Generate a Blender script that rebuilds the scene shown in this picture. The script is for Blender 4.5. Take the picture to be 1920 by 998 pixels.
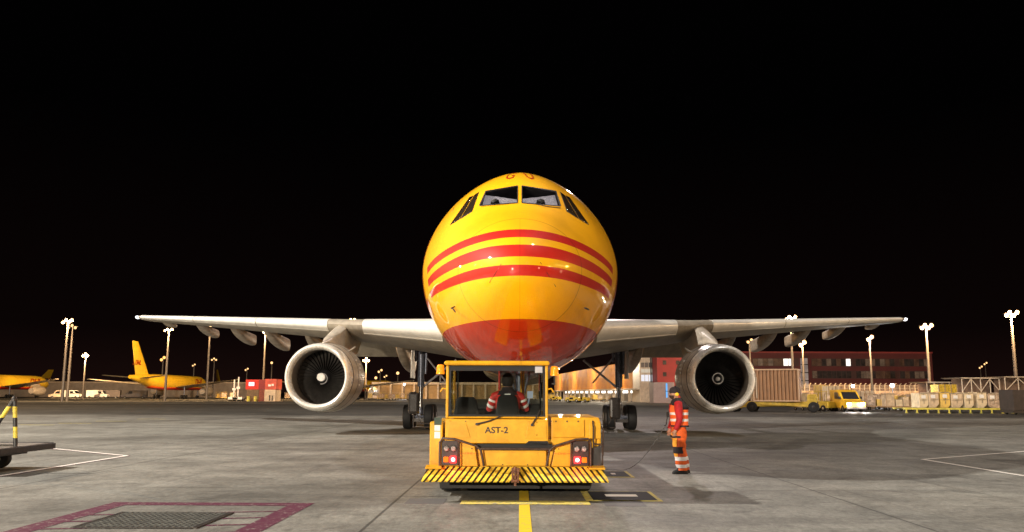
import bpy, bmesh, math, random
import numpy as np
from mathutils import Vector, Matrix
from mathutils.bvhtree import BVHTree
R = math.radians
random.seed(7)
for o in list(bpy.data.objects): bpy.data.objects.remove(o)
scn = bpy.context.scene
col = scn.collection

# ------------------------------------------------------------------ camera
F, CXP, CYP = 1600.0, 960.0, 499.0
CAMH = 1.68
cam_d = bpy.data.cameras.new('camera'); cam = bpy.data.objects.new('camera', cam_d); col.objects.link(cam)
cam_d.lens = 36 * F / 1920; cam_d.sensor_width = 36; cam_d.clip_end = 6000; cam_d.clip_start = .1
PITCH = math.atan(239 / F); YAW = math.atan(15 / F) ; ROLL = R(-0.2)
cam.matrix_world = Matrix.Translation((0, 0, CAMH)) @ Matrix.Rotation(YAW, 4, 'Z') @ Matrix.Rotation(math.pi/2 + PITCH, 4, 'X') @ Matrix.Rotation(ROLL * -1, 4, 'Z')
scn.camera = cam
CM = cam.matrix_world.copy(); CO = Vector((0, 0, CAMH))
def ray(px, py):
    return (CM.to_3x3() @ Vector(((px - CXP) / F, -(py - CYP) / F, -1))).normalized()
def G(px, py, z=0.0):                 # ground point
    d = ray(px, py); t = (z - CAMH) / d.z; return CO + d * t
def P(px, py, Y):                     # point on the plane y = Y
    d = ray(px, py); return CO + d * (Y / d.y)
def xz(px, py, Y):
    p = P(px, py, Y); return p.x, p.z

# ------------------------------------------------------------------ world, lamps, exposure
w = bpy.data.worlds.new('World'); scn.world = w; w.use_nodes = True
nt = w.node_tree; nt.nodes.clear()
wo = nt.nodes.new('ShaderNodeOutputWorld'); bg = nt.nodes.new('ShaderNodeBackground')
tc = nt.nodes.new('ShaderNodeTexCoord'); sp = nt.nodes.new('ShaderNodeSeparateXYZ'); cr = nt.nodes.new('ShaderNodeValToRGB')
nt.links.new(tc.outputs['Generated'], sp.inputs[0]); nt.links.new(sp.outputs['Z'], cr.inputs[0])
e = cr.color_ramp.elements
e[0].position = 0.0; e[0].color = (.0085, .0036, .0030, 1)
e[1].position = .30; e[1].color = (.0004, .00035, .0004, 1)
x_ = cr.color_ramp.elements.new(.07); x_.color = (.0028, .0013, .0012, 1)
nt.links.new(cr.outputs[0], bg.inputs[0]); nt.links.new(bg.outputs[0], wo.inputs[0]); bg.inputs[1].default_value = 1.0
def lamp(name, loc, energy, color, radius=.6, parent=None):
    l = bpy.data.lights.new(name, 'POINT'); l.energy = energy; l.color = color; l.shadow_soft_size = radius
    o = bpy.data.objects.new(name, l); o.location = loc; col.objects.link(o)
    if parent: o.parent = parent
    return o
WARM = (1, .80, .58); SOD = (1, .62, .30); COOL = (.93, .93, 1.0)
# unseen floodlights without masts: some follow cast shadows, others added to brighten
lamp('floodlight_right_behind', (24, -40, 32), 40000, (1, .92, .80), .5)
lamp('floodlight_left_side', (-50, 18.5, 36), 260000, (1, .93, .84), .5)
lamp('floodlight_left_behind', (-30, -46, 10), 250000, (1, .86, .68), .5)  # unseen, set low to brighten the nose more than the ground
lamp('floodlight_far_right', (80, 8, 26), 22000, SOD, .4)
lamp('floodlight_high_right', (20, 24, 60), 40000, (.97, .96, 1.0), .5)
lamp('yard_fill_lamp', (66, 46, 20), 26000, SOD, .4)  # added out of view to brighten the cargo container fronts
lamp('floodlight_behind_aircraft', (10, 92, 30), 26000, (1, .85, .8), .5)
lamp('freighter_fill_lamp', (-95, 90, 28), 170000, SOD, .5)  # unseen lamp added to brighten the parked freighters
scn.view_settings.view_transform = 'Standard'; scn.view_settings.look = 'None'
scn.view_settings.exposure = 0.0; scn.view_settings.gamma = 1
scn.render.engine = 'CYCLES'
try:
    scn.cycles.sample_clamp_indirect = 6; scn.cycles.max_bounces = 6; scn.cycles.blur_glossy = .6
except Exception: pass

# ------------------------------------------------------------------ materials
MATS = {}
def mat(name, c, rough=.5, metal=0, var=.12, vs=3., bump=0, coat=0, emit=None, es=0, alpha=1, spec=None, vcol=None, streak=None):
    if name in MATS: return MATS[name]
    m = bpy.data.materials.new(name); m.use_nodes = True; n = m.node_tree; b = n.nodes['Principled BSDF']
    b.inputs['Roughness'].default_value = rough; b.inputs['Metallic'].default_value = metal
    if coat: b.inputs['Coat Weight'].default_value = coat; b.inputs['Coat Roughness'].default_value = .06
    if spec is not None: b.inputs['Specular IOR Level'].default_value = spec
    if emit: b.inputs['Emission Color'].default_value = (*emit, 1); b.inputs['Emission Strength'].default_value = es
    b.inputs['Base Color'].default_value = (*c, 1)
    if var:
        t = n.nodes.new('ShaderNodeTexCoord'); mp = n.nodes.new('ShaderNodeMapping'); ns = n.nodes.new('ShaderNodeTexNoise')
        if streak: mp.inputs['Scale'].default_value = streak
        ns.inputs['Scale'].default_value = vs; ns.inputs['Detail'].default_value = 6; ns.inputs['Roughness'].default_value = .65
        r = n.nodes.new('ShaderNodeValToRGB')
        lo = tuple(max(0, v * (1 - 2 * var)) for v in c) if vcol is None else vcol
        hi = tuple(min(1, v * (1 + var)) for v in c)
        r.color_ramp.elements[0].color = (*lo, 1); r.color_ramp.elements[1].color = (*hi, 1)
        r.color_ramp.elements[0].position = .3; r.color_ramp.elements[1].position = .62
        n.links.new(t.outputs['Object'], mp.inputs[0]); n.links.new(mp.outputs[0], ns.inputs[0]); n.links.new(ns.outputs[0], r.inputs[0]); n.links.new(r.outputs[0], b.inputs['Base Color'])
        if bump:
            bp = n.nodes.new('ShaderNodeBump'); bp.inputs['Strength'].default_value = bump; bp.inputs['Distance'].default_value = .02
            n.links.new(ns.outputs[0], bp.inputs['Height']); n.links.new(bp.outputs[0], b.inputs['Normal'])
        mr = n.nodes.new('ShaderNodeMapRange'); mr.inputs[3].default_value = max(0, rough - .08); mr.inputs[4].default_value = min(1, rough + .12)
        n.links.new(ns.outputs[0], mr.inputs[0]); n.links.new(mr.outputs[0], b.inputs['Roughness'])
    MATS[name] = m; return m
def glass(name, tint=(.8, .85, .85), refl=.5):
    if name in MATS: return MATS[name]
    m = bpy.data.materials.new(name); m.use_nodes = True; n = m.node_tree; n.nodes.clear()
    o = n.nodes.new('ShaderNodeOutputMaterial'); mx = n.nodes.new('ShaderNodeMixShader'); tr = n.nodes.new('ShaderNodeBsdfTransparent'); gl = n.nodes.new('ShaderNodeBsdfGlossy')
    lw = n.nodes.new('ShaderNodeLayerWeight'); lw.inputs[0].default_value = .35
    ml = n.nodes.new('ShaderNodeMath'); ml.operation = 'MULTIPLY'; ml.inputs[1].default_value = refl
    tr.inputs[0].default_value = (*tint, 1); gl.inputs['Roughness'].default_value = .03; gl.inputs[0].default_value = (.8, .8, .8, 1)
    n.links.new(lw.outputs['Fresnel'], ml.inputs[0]); n.links.new(ml.outputs[0], mx.inputs[0]); n.links.new(tr.outputs[0], mx.inputs[1]); n.links.new(gl.outputs[0], mx.inputs[2]); n.links.new(mx.outputs[0], o.inputs[0])
    MATS[name] = m; return m
def scuff(m, scale=26, lo=.40, hi=.47, dark=.45):
    n = m.node_tree; b = n.nodes['Principled BSDF']; src = b.inputs['Base Color'].links[0].from_socket
    t = n.nodes.new('ShaderNodeTexCoord'); x = n.nodes.new('ShaderNodeTexNoise'); x.inputs['Scale'].default_value = scale; x.inputs['Detail'].default_value = 10; x.inputs['Roughness'].default_value = .8
    mp = n.nodes.new('ShaderNodeMapping'); mp.inputs['Scale'].default_value = (1, 1, .45); n.links.new(t.outputs['Object'], mp.inputs[0]); n.links.new(mp.outputs[0], x.inputs[0])
    r = n.nodes.new('ShaderNodeMapRange'); r.inputs[1].default_value = lo; r.inputs[2].default_value = hi; r.inputs[3].default_value = dark; r.inputs[4].default_value = 1; n.links.new(x.outputs[0], r.inputs[0])
    c = n.nodes.new('ShaderNodeCombineColor'); [n.links.new(r.outputs[0], c.inputs[i]) for i in range(3)]
    mx = n.nodes.new('ShaderNodeMix'); mx.data_type = 'RGBA'; mx.blend_type = 'MULTIPLY'; mx.inputs[0].default_value = 1; n.links.new(src, mx.inputs[6]); n.links.new(c.outputs[0], mx.inputs[7]); n.links.new(mx.outputs[2], b.inputs['Base Color'])
def glow(name, c, s):
    return mat(name, (.02, .02, .02), .5, var=0, emit=c, es=s)

YEL = mat('yellow_paint', (.90, .47, .004), .22, var=.05, vs=4, coat=.5)
TUGY = mat('tug_yellow', (.70, .355, .008), .34, var=.06, vs=3, coat=.3, bump=.03, vcol=(.52, .25, .008))
FARY = mat('far_yellow_paint', (.95, .60, .03), .28, var=.05, vs=1, coat=.3)
REDP = mat('red_paint', (.62, .025, .015), .3, var=.05)
BLACK = mat('black_rubber', (.007, .007, .008), .7, var=.2, vs=20)
DARK = mat('dark_metal', (.035, .030, .028), .45, metal=.3, var=.2, vs=10)
BROWN = mat('weathered_tube', (.060, .035, .024), .5, metal=.3, var=.3, vs=14)
STEEL = mat('bare_steel', (.50, .48, .45), .28, metal=1, var=.12, vs=6)
POL = mat('polished_lip', (.80, .77, .70), .25, metal=.30, var=.02, vs=2)
NACM = mat('nacelle_paint', (.50, .44, .36), .32, metal=.12, var=.16, vs=2.2, streak=(1, .4, 2))
WINGM = mat('wing_grey_paint', (.31, .27, .21), .42, var=.14, vs=1.6, streak=(1.2, .35, 1))
WINGL = mat('wing_leading_edge', (.76, .73, .66), .30, metal=.10, var=.06, vs=2)
GEAR = mat('gear_grey_blue', (.12, .13, .17), .4, metal=.4, var=.25, vs=14)
CHROME = mat('chrome', (.75, .75, .78), .12, metal=1, var=.03)
CONC = mat('far_concrete', (.34, .28, .22), .8, var=.12, vs=.6)
REDB = mat('red_facade', (.085, .013, .014), .7, var=.10, vs=.4)
WHITE = mat('white_paint', (.78, .77, .74), .45, var=.05)
CREAM = mat('cream_panel', (.62, .50, .36), .5, var=.12, vs=1.5)
POLE = mat('galvanised_pole', (.13, .11, .09), .5, metal=.3, var=.12, vs=3)
LAMPW = glow('floodlight_lens', (1, .42, .11), 2.7)
LAMPS = glow('small_lamp_lens', (1, .55, .22), 2.0)
LAMPC = glow('white_lamp_lens', (.95, .95, 1), 20)
GLS = glass('clear_glass', (.80, .83, .82), .55)
SKIN = mat('skin', (.42, .22, .15), .5, var=.08, vs=12)

# ------------------------------------------------------------------ mesh helpers
class MB:
    def __init__(s): s.v = []; s.f = []; s.m = []
    def add(s, vs, fs, mi=0):
        k = len(s.v); s.v += [tuple(v) for v in vs]; s.f += [tuple(k + i for i in f) for f in fs]; s.m += [mi] * len(fs); return s
    def box(s, x0, x1, y0, y1, z0, z1, mi=0, rot=None, o=(0, 0, 0)):
        vs = [Vector((x, y, z)) for z in (z0, z1) for y in (y0, y1) for x in (x0, x1)]
        if rot is not None:
            c = Vector(((x0 + x1) / 2, (y0 + y1) / 2, (z0 + z1) / 2)); vs = [rot @ (v - c) + c for v in vs]
        vs = [v + Vector(o) for v in vs]
        return s.add(vs, [(0, 2, 3, 1), (4, 5, 7, 6), (0, 1, 5, 4), (2, 6, 7, 3), (0, 4, 6, 2), (1, 3, 7, 5)], mi)
    def tube(s, pts, r, n=10, mi=0, caps=True):
        pts = [Vector(p) for p in pts]; rs = r if isinstance(r, (list, tuple)) else [r] * len(pts)
        vs = []; up = Vector((0, 0, 1)); prev = None
        for i, p in enumerate(pts):
            t = (pts[min(i + 1, len(pts) - 1)] - pts[max(i - 1, 0)]).normalized()
            if prev is None: a = t.cross(up if abs(t.z) < .9 else Vector((0, 1, 0))).normalized()
            else:
                a = prev - t * prev.dot(t)
                a = a.normalized() if a.length > 1e-5 else t.cross(up).normalized()
            prev = a; b = t.cross(a)
            for k in range(n):
                an = 2 * math.pi * k / n; vs.append(p + (a * math.cos(an) + b * math.sin(an)) * rs[i])
        fs = [(i * n + k, i * n + (k + 1) % n, (i + 1) * n + (k + 1) % n, (i + 1) * n + k) for i in range(len(pts) - 1) for k in range(n)]
        if caps: fs += [tuple(range(n))[::-1], tuple((len(pts) - 1) * n + k for k in range(n))]
        return s.add(vs, fs, mi)
    def lathe(s, prof, o=(0, 0, 0), axis='Y', n=32, mi=0, close=False, open_=False):
        o = Vector(o); vs = []
        for (h, r) in prof:
            for k in range(n):
                a = 2 * math.pi * k / n; c, q = r * math.cos(a), r * math.sin(a)
                vs.append(o + (Vector((c, h, q)) if axis == 'Y' else Vector((c, q, h)) if axis == 'Z' else Vector((h, c, q))))
        L = len(prof); fs = [(i * n + k, i * n + (k + 1) % n, (i + 1) * n + (k + 1) % n, (i + 1) * n + k) for i in range(L - 1 + (1 if close else 0)) for k in range(n)] if not close else \
            [(i * n + k, i * n + (k + 1) % n, ((i + 1) % L) * n + (k + 1) % n, ((i + 1) % L) * n + k) for i in range(L) for k in range(n)]
        if not close and not open_:
            if prof[0][1] > 1e-4: fs.append(tuple(range(n)))
            if prof[-1][1] > 1e-4: fs.append(tuple((L - 1) * n + k for k in range(n)))
        return s.add(vs, fs, mi)
    def loft(s, rings, mi=0, caps=True, closed=True):
        n = len(rings[0]); vs = [p for r_ in rings for p in r_]; L = len(rings)
        fs = [(i * n + k, i * n + (k + 1) % n, (i + 1) * n + (k + 1) % n, (i + 1) * n + k) for i in range(L - 1) for k in range(n if closed else n - 1)]
        if caps: fs += [tuple(range(n)), tuple((L - 1) * n + k for k in range(n))]
        return s.add(vs, fs, mi)
    def prism(s, poly, a, b, axis='Y', mi=0):            # poly in the two other axes
        def pt(u, v, h): return (u, h, v) if axis == 'Y' else (h, u, v) if axis == 'X' else (u, v, h)
        n = len(poly); vs = [pt(u, v, a) for u, v in poly] + [pt(u, v, b) for u, v in poly]
        fs = [tuple(range(n)), tuple(range(n, 2 * n))[::-1]] + [(i, (i + 1) % n, n + (i + 1) % n, n + i) for i in range(n)]
        return s.add(vs, fs, mi)
    def build(s, name, m, parent=None, smooth=False, bevel=0, loc=None, sub=0):
        me = bpy.data.meshes.new(name); me.from_pydata(s.v, [], s.f); me.update()
        for mm in (m if isinstance(m, (list, tuple)) else [m]): me.materials.append(mm)
        me.polygons.foreach_set('material_index', s.m)
        bm = bmesh.new(); bm.from_mesh(me); bmesh.ops.recalc_face_normals(bm, faces=bm.faces); bm.to_mesh(me); bm.free()
        o = bpy.data.objects.new(name, me); col.objects.link(o)
        if parent: o.parent = parent
        if loc is not None: o.location = loc
        if bevel:
            b = o.modifiers.new('bevel', 'BEVEL'); b.width = bevel; b.segments = 2; b.limit_method = 'ANGLE'; b.angle_limit = R(40)
        if smooth:
            me.polygons.foreach_set('use_smooth', [True] * len(me.polygons))
            try: me.set_sharp_from_angle(angle=R(38))
            except Exception: pass
        if sub: q = o.modifiers.new('sub', 'SUBSURF'); q.levels = sub; q.render_levels = sub
        return o
def split(o):
    bm = bmesh.new(); bm.from_mesh(o.data); left = set(bm.faces); isl = []
    while left:
        st_ = [left.pop()]; grp = [st_[0]]
        while st_:
            f_ = st_.pop()
            for v in f_.verts:
                for g_ in v.link_faces:
                    if g_ in left: left.discard(g_); grp.append(g_); st_.append(g_)
        isl.append([f_.index for f_ in grp])
    bm.free(); me = o.data; out = []
    for k, idx in enumerate(isl):
        mp = {}; vs = []; fs = []; mi = []; sm = []
        for i in idx:
            p = me.polygons[i]; cur = []
            for v in p.vertices:
                if v not in mp: mp[v] = len(vs); vs.append(me.vertices[v].co.copy())
                cur.append(mp[v])
            fs.append(cur); mi.append(p.material_index); sm.append(p.use_smooth)
        m_ = bpy.data.meshes.new(me.name); m_.from_pydata(vs, [], fs); [m_.materials.append(x) for x in me.materials]
        m_.polygons.foreach_set('material_index', mi); m_.polygons.foreach_set('use_smooth', sm)
        if k == 0: tgt = o; new0 = m_
        else:
            tgt = o.copy(); tgt.data = m_; col.objects.link(tgt)
        out.append(tgt)
    o.data = new0; return out
def thing(name, label, cat, loc=(0, 0, 0), rz=0, group=None):
    o = bpy.data.objects.new(name, None); col.objects.link(o); o.location = loc; o.rotation_euler = (0, 0, rz)
    o['label'] = label; o['category'] = cat
    if group: o['group'] = group
    return o
def tag(o, label=None, cat=None, group=None, kind=None):
    if label: o['label'] = label
    if cat: o['category'] = cat
    if group: o['group'] = group
    if kind: o['kind'] = kind
    return o
def kids(o): return [c for c in bpy.data.objects if c.parent == o]
def dup(root, loc, rz, label, group=None, scale=None):
    def cp(o, par):
        c = o.copy(); col.objects.link(c)
        if par: c.parent = par
        for ch in kids(o):
            if not ch.name.startswith('copy'): cp(ch, c)
        return c
    c = cp(root, None); c.location = loc; c.rotation_euler = (0, 0, rz)
    if scale: c.scale = (scale,) * 3
    c['label'] = label
    if group: c['group'] = group
    return c
def ell(cx, cy, z, rx, ry, n=20, pw=2.0):
    out = []
    for k in range(n):
        a = 2 * math.pi * k / n; c, q = math.cos(a), math.sin(a)
        out.append(Vector((cx + rx * math.copysign(abs(c) ** (2 / pw), c), cy + ry * math.copysign(abs(q) ** (2 / pw), q), z)))
    return out
def text_data(txt, size, shear=0, bold=0, align='CENTER', spacing=1.0):
    c = bpy.data.curves.new('lettering', 'FONT'); c.body = txt; c.size = size; c.shear = shear; c.offset = bold; c.align_x = align; c.align_y = 'CENTER'; c.space_character = spacing
    c.resolution_u = 4
    o = bpy.data.objects.new('lettering', c); col.objects.link(o); bpy.context.view_layer.update()
    me = bpy.data.meshes.new_from_object(o.evaluated_get(bpy.context.evaluated_depsgraph_get()))
    bpy.data.objects.remove(o); return me
def text_part(name, txt, size, m, parent, origin, right, up, shear=0, bold=0, surf=None, cut=0, spacing=1.0):
    """text laid on a plane (or projected onto a surface by surf(p))"""
    me = text_data(txt, size, shear, bold, spacing=spacing); bm = bmesh.new(); bm.from_mesh(me)
    if cut:
        lo = min(v.co.y for v in bm.verts); hi = max(v.co.y for v in bm.verts); y = lo + cut
        while y < hi:
            bmesh.ops.bisect_plane(bm, geom=bm.verts[:] + bm.edges[:] + bm.faces[:], plane_co=(0, y, 0), plane_no=(0, 1, 0)); y += cut
    origin, right, up = Vector(origin), Vector(right), Vector(up)
    for v in bm.verts:
        p = origin + right * v.co.x + up * v.co.y; v.co = surf(p) if surf else p
    bm.to_mesh(me); bm.free(); me.materials.clear(); me.materials.append(m)
    o = bpy.data.objects.new(name, me); col.objects.link(o); o.parent = parent; return o

scuff(TUGY, 7, .33, .42, .55); scuff(NACM, 3, .34, .46, .72); scuff(WINGM, 2.2, .36, .48, .72); scuff(CREAM, 3, .36, .46, .6)
# ================================================================== SETTING
def ground_material():
    m = bpy.data.materials.new('apron_concrete'); m.use_nodes = True; n = m.node_tree; L = n.links.new; b = n.nodes['Principled BSDF']
    t = n.nodes.new('ShaderNodeTexCoord')
    def noise(scale, sc=(1, 1, 1), det=8, rough=.6, dist=0, rot=0):
        mp = n.nodes.new('ShaderNodeMapping'); mp.inputs['Scale'].default_value = sc; mp.inputs['Rotation'].default_value = (0, 0, rot)
        x = n.nodes.new('ShaderNodeTexNoise'); x.inputs['Scale'].default_value = scale; x.inputs['Detail'].default_value = det; x.inputs['Roughness'].default_value = rough; x.inputs['Distortion'].default_value = dist
        L(t.outputs['Object'], mp.inputs[0]); L(mp.outputs[0], x.inputs[0]); return x.outputs[0]
    def ramp(src, a, b_, ca, cb):
        r = n.nodes.new('ShaderNodeValToRGB'); r.color_ramp.elements[0].position = a; r.color_ramp.elements[1].position = b_
        r.color_ramp.elements[0].color = (*ca, 1); r.color_ramp.elements[1].color = (*cb, 1); L(src, r.inputs[0]); return r.outputs[0]
    def mul(a, b_):
        x = n.nodes.new('ShaderNodeMix'); x.data_type = 'RGBA'; x.blend_type = 'MULTIPLY'; x.inputs[0].default_value = 1; L(a, x.inputs[6]); L(b_, x.inputs[7]); return x.outputs[2]
    def g(v): return (v, v, v)
    c = ramp(noise(.16, det=5), .3, .7, (.165, .158, .140), (.275, .272, .238))
    c = mul(c, ramp(noise(.8, (1, .8, 1), det=12, rough=.72, dist=.4), .36, .60, g(.60), g(1.06)))
    c = mul(c, ramp(noise(.35, (.5, 1.1, 1), det=8, rough=.65, dist=1.2, rot=.35), .40, .56, g(.74), g(1.0)))
    c = mul(c, ramp(noise(1.9, (1, .8, 1), det=14, rough=.80, dist=.2), .34, .47, g(.48), g(1.0)))
    c = mul(c, ramp(noise(11, (1, .5, 1), det=9, rough=.9), .36, .64, g(.50), g(1.42)))
    # dark rubber strokes brushed across the slabs
    c = mul(c, ramp(noise(1.0, (.10, 1.9, 1), det=7, rough=.75, dist=.8, rot=-.22), .30, .42, g(.50), g(1.0)))
    c = mul(c, ramp(noise(.9, (2.2, .09, 1), det=6, rough=.7, dist=.3), .30, .44, g(.62), g(1.0)))
    # tyre sweeps: thin long arcs
    wv = n.nodes.new('ShaderNodeTexWave'); wv.wave_type = 'RINGS'; wv.rings_direction = 'Z'; wv.inputs['Scale'].default_value = .016; wv.inputs['Distortion'].default_value = 3.5; wv.inputs['Detail'].default_value = 3; wv.inputs['Detail Scale'].default_value = .5
    mp = n.nodes.new('ShaderNodeMapping'); mp.inputs['Location'].default_value = (38, -60, 0); L(t.outputs['Object'], mp.inputs[0]); L(mp.outputs[0], wv.inputs[0])
    c = mul(c, ramp(wv.outputs[0], .0, .10, g(.70), g(1.0)))
    # slab joints
    s = n.nodes.new('ShaderNodeSeparateXYZ'); L(t.outputs['Object'], s.inputs[0])
    def joint(out, off, per, wd):
        a = n.nodes.new('ShaderNodeMath'); a.operation = 'ADD'; a.inputs[1].default_value = off; L(out, a.inputs[0])
        q = n.nodes.new('ShaderNodeMath'); q.operation = 'PINGPONG'; q.inputs[1].default_value = per / 2; L(a.outputs[0], q.inputs[0])
        return ramp_lin(q.outputs[0], wd)
    def ramp_lin(src, wd):
        r = n.nodes.new('ShaderNodeMapRange'); r.inputs[1].default_value = wd * .5; r.inputs[2].default_value = wd; r.inputs[3].default_value = .30; r.inputs[4].default_value = 1; L(src, r.inputs[0])
        x = n.nodes.new('ShaderNodeCombineColor'); [L(r.outputs[0], x.inputs[i]) for i in range(3)]; return x.outputs[0]
    c = mul(c, joint(s.outputs['X'], 1.95, 7.15, .028))
    c = mul(c, joint(s.outputs['Y'], -15.6, 7.5, .022))
    # every slab poured a little differently
    sx = n.nodes.new('ShaderNodeMath'); sx.operation = 'ADD'; sx.inputs[1].default_value = 1.95; L(s.outputs['X'], sx.inputs[0])
    dx = n.nodes.new('ShaderNodeMath'); dx.operation = 'DIVIDE'; dx.inputs[1].default_value = 7.15; L(sx.outputs[0], dx.inputs[0]); fx = n.nodes.new('ShaderNodeMath'); fx.operation = 'FLOOR'; L(dx.outputs[0], fx.inputs[0])
    sy = n.nodes.new('ShaderNodeMath'); sy.operation = 'ADD'; sy.inputs[1].default_value = -15.6; L(s.outputs['Y'], sy.inputs[0])
    dy = n.nodes.new('ShaderNodeMath'); dy.operation = 'DIVIDE'; dy.inputs[1].default_value = 7.5; L(sy.outputs[0], dy.inputs[0]); fy = n.nodes.new('ShaderNodeMath'); fy.operation = 'FLOOR'; L(dy.outputs[0], fy.inputs[0])
    cb = n.nodes.new('ShaderNodeCombineXYZ'); L(fx.outputs[0], cb.inputs[0]); L(fy.outputs[0], cb.inputs[1]); wn = n.nodes.new('ShaderNodeTexWhiteNoise'); wn.noise_dimensions = '2D'; L(cb.outputs[0], wn.inputs['Vector'])
    c = mul(c, ramp(wn.outputs['Value'], 0, 1, g(.86), g(1.06)))
    # old asphalt lane beyond the stand
    ln = n.nodes.new('ShaderNodeMapRange'); ln.inputs[1].default_value = 62; ln.inputs[2].default_value = 66; L(s.outputs['Y'], ln.inputs[0])
    ln2 = n.nodes.new('ShaderNodeMapRange'); ln2.inputs[1].default_value = 128; ln2.inputs[2].default_value = 131; ln2.inputs[3].default_value = 1; ln2.inputs[4].default_value = 0; L(s.outputs['Y'], ln2.inputs[0])
    pm = n.nodes.new('ShaderNodeMath'); pm.operation = 'MULTIPLY'; L(ln.outputs[0], pm.inputs[0]); L(ln2.outputs[0], pm.inputs[1])
    mx = n.nodes.new('ShaderNodeMix'); mx.data_type = 'RGBA'; L(pm.outputs[0], mx.inputs[0]); L(c, mx.inputs[6]); c2 = mul(c, ramp(noise(.3), 0, 1, g(.27), g(.42))); L(c2, mx.inputs[7])
    L(mx.outputs[2], b.inputs['Base Color'])
    r = n.nodes.new('ShaderNodeMapRange'); r.inputs[3].default_value = .48; r.inputs[4].default_value = .85; L(noise(.9, det=6), r.inputs[0]); L(r.outputs[0], b.inputs['Roughness'])
    bp = n.nodes.new('ShaderNodeBump'); bp.inputs['Strength'].default_value = .35; bp.inputs['Distance'].default_value = .01; L(noise(45, det=6, rough=.7), bp.inputs['Height']); L(bp.outputs[0], b.inputs['Normal'])
    return m
gr = MB().add([(-3000, -500, 0), (3000, -500, 0), (3000, 4500, 0), (-3000, 4500, 0)], [(0, 1, 2, 3)]).build('ground', ground_material())
tag(gr, 'grey concrete airport apron stained with tyre marks', None, None, 'structure')

def paint_mat(name, c, wear=.46, under=(.26, .24, .21)):
    m = bpy.data.materials.new(name); m.use_nodes = True; n = m.node_tree; b = n.nodes['Principled BSDF']; t = n.nodes.new('ShaderNodeTexCoord')
    x = n.nodes.new('ShaderNodeTexNoise'); x.inputs['Scale'].default_value = 9; x.inputs['Detail'].default_value = 10; x.inputs['Roughness'].default_value = .75
    r = n.nodes.new('ShaderNodeValToRGB'); r.color_ramp.elements[0].position = wear - .08; r.color_ramp.elements[1].position = wear + .05
    r.color_ramp.elements[0].color = (*under, 1); r.color_ramp.elements[1].color = (*c, 1)
    n.links.new(t.outputs['Object'], x.inputs[0]); n.links.new(x.outputs[0], r.inputs[0]); n.links.new(r.outputs[0], b.inputs['Base Color']); b.inputs['Roughness'].default_value = .7; b.inputs['Specular IOR Level'].default_value = .12
    return m
PW = paint_mat('worn_white_paint', (.72, .68, .62), .36); PY = paint_mat('worn_yellow_paint', (.72, .50, .03), .40)
PM = paint_mat('worn_maroon_paint', (.088, .024, .046), .42); PK = paint_mat('worn_black_paint', (.014, .014, .018), .22)
PYP = paint_mat('faded_yellow_paint', (.62, .52, .12), .46); PD = paint_mat('patched_asphalt', (.13, .125, .125), .35)
def sheet(name, pts, m, z=.004):
    o = MB().add([(p[0], p[1], z) for p in pts], [tuple(range(len(pts)))]).build(name, m); o['kind'] = 'structure'; return o
def strip(name, a, b, wd, m, z=.004):
    a, b = Vector((a[0], a[1])), Vector((b[0], b[1])); d = (b - a).normalized(); q = Vector((-d.y, d.x)) * wd / 2
    return sheet(name, [a - q, b - q, b + q, a + q], m, z)
def rect(name, x0, x1, y0, y1, m, z=.004): return sheet(name, [(x0, y0), (x1, y0), (x1, y1), (x0, y1)], m, z)
# white corner lines
a = G(238, 855); b_ = G(0, 832); d_ = G(0, 893)
for q in ((b_, 1), (d_, 1)):
    e_ = a + (q[0] - a) * 1.5
    strip('painted_line', a, e_, .22, PM, .004); strip('painted_line', a, e_, .13, PW, .008)
a = G(1730, 862); b_ = G(1920, 847); d_ = G(1920, 893)
for q in (b_, d_): strip('painted_line', a, a + (q - a) * 1.5, .13, PW, .008)
# taxi centre line and stop bar
rect('painted_line', -.005, .155, 3, 180, PY, .004)
y0 = G(985, 947).y; y1 = G(985, 940).y
rect('painted_line', G(864, 943).x, G(1105, 943).x, y0, y1, PYP, .008)
for q in ((762, 838, 936, 946), (1122, 1200, 938, 949)):
    rect('asphalt_patch', G(q[0] + 5, q[2]).x, G(q[1], q[2]).x, G(975, q[3]).y, G(975, q[2]).y, PD, .004)
for (xa, xb, ya, yb) in ((1112, 1232, 922, 938), (1128, 1182, 884, 894)):
    X0, X1, Y0, Y1 = G(xa, yb).x, G(xb, yb).x, G(1000, yb).y, G(1000, ya).y
    rect('painted_frame', X0 - .12, X1 + .07, Y0 - .13, Y1 + .06, PYP, .004); rect('painted_frame', X0, X1, Y0, Y1, PK, .008)
    mY = (Y0 + Y1) / 2; rect('painted_frame', X0 + .25, X1 - .25, mY - (Y1 - Y0) * .13, mY + (Y1 - Y0) * .13, PW, .012)
for (px, py) in ((70, 797), (140, 794), (208, 790), (284, 786)):
    p = G(px, py); rect('painted_line', p.x - .9, p.x + .9, p.y - .12, p.y + .12, PYP)
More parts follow.
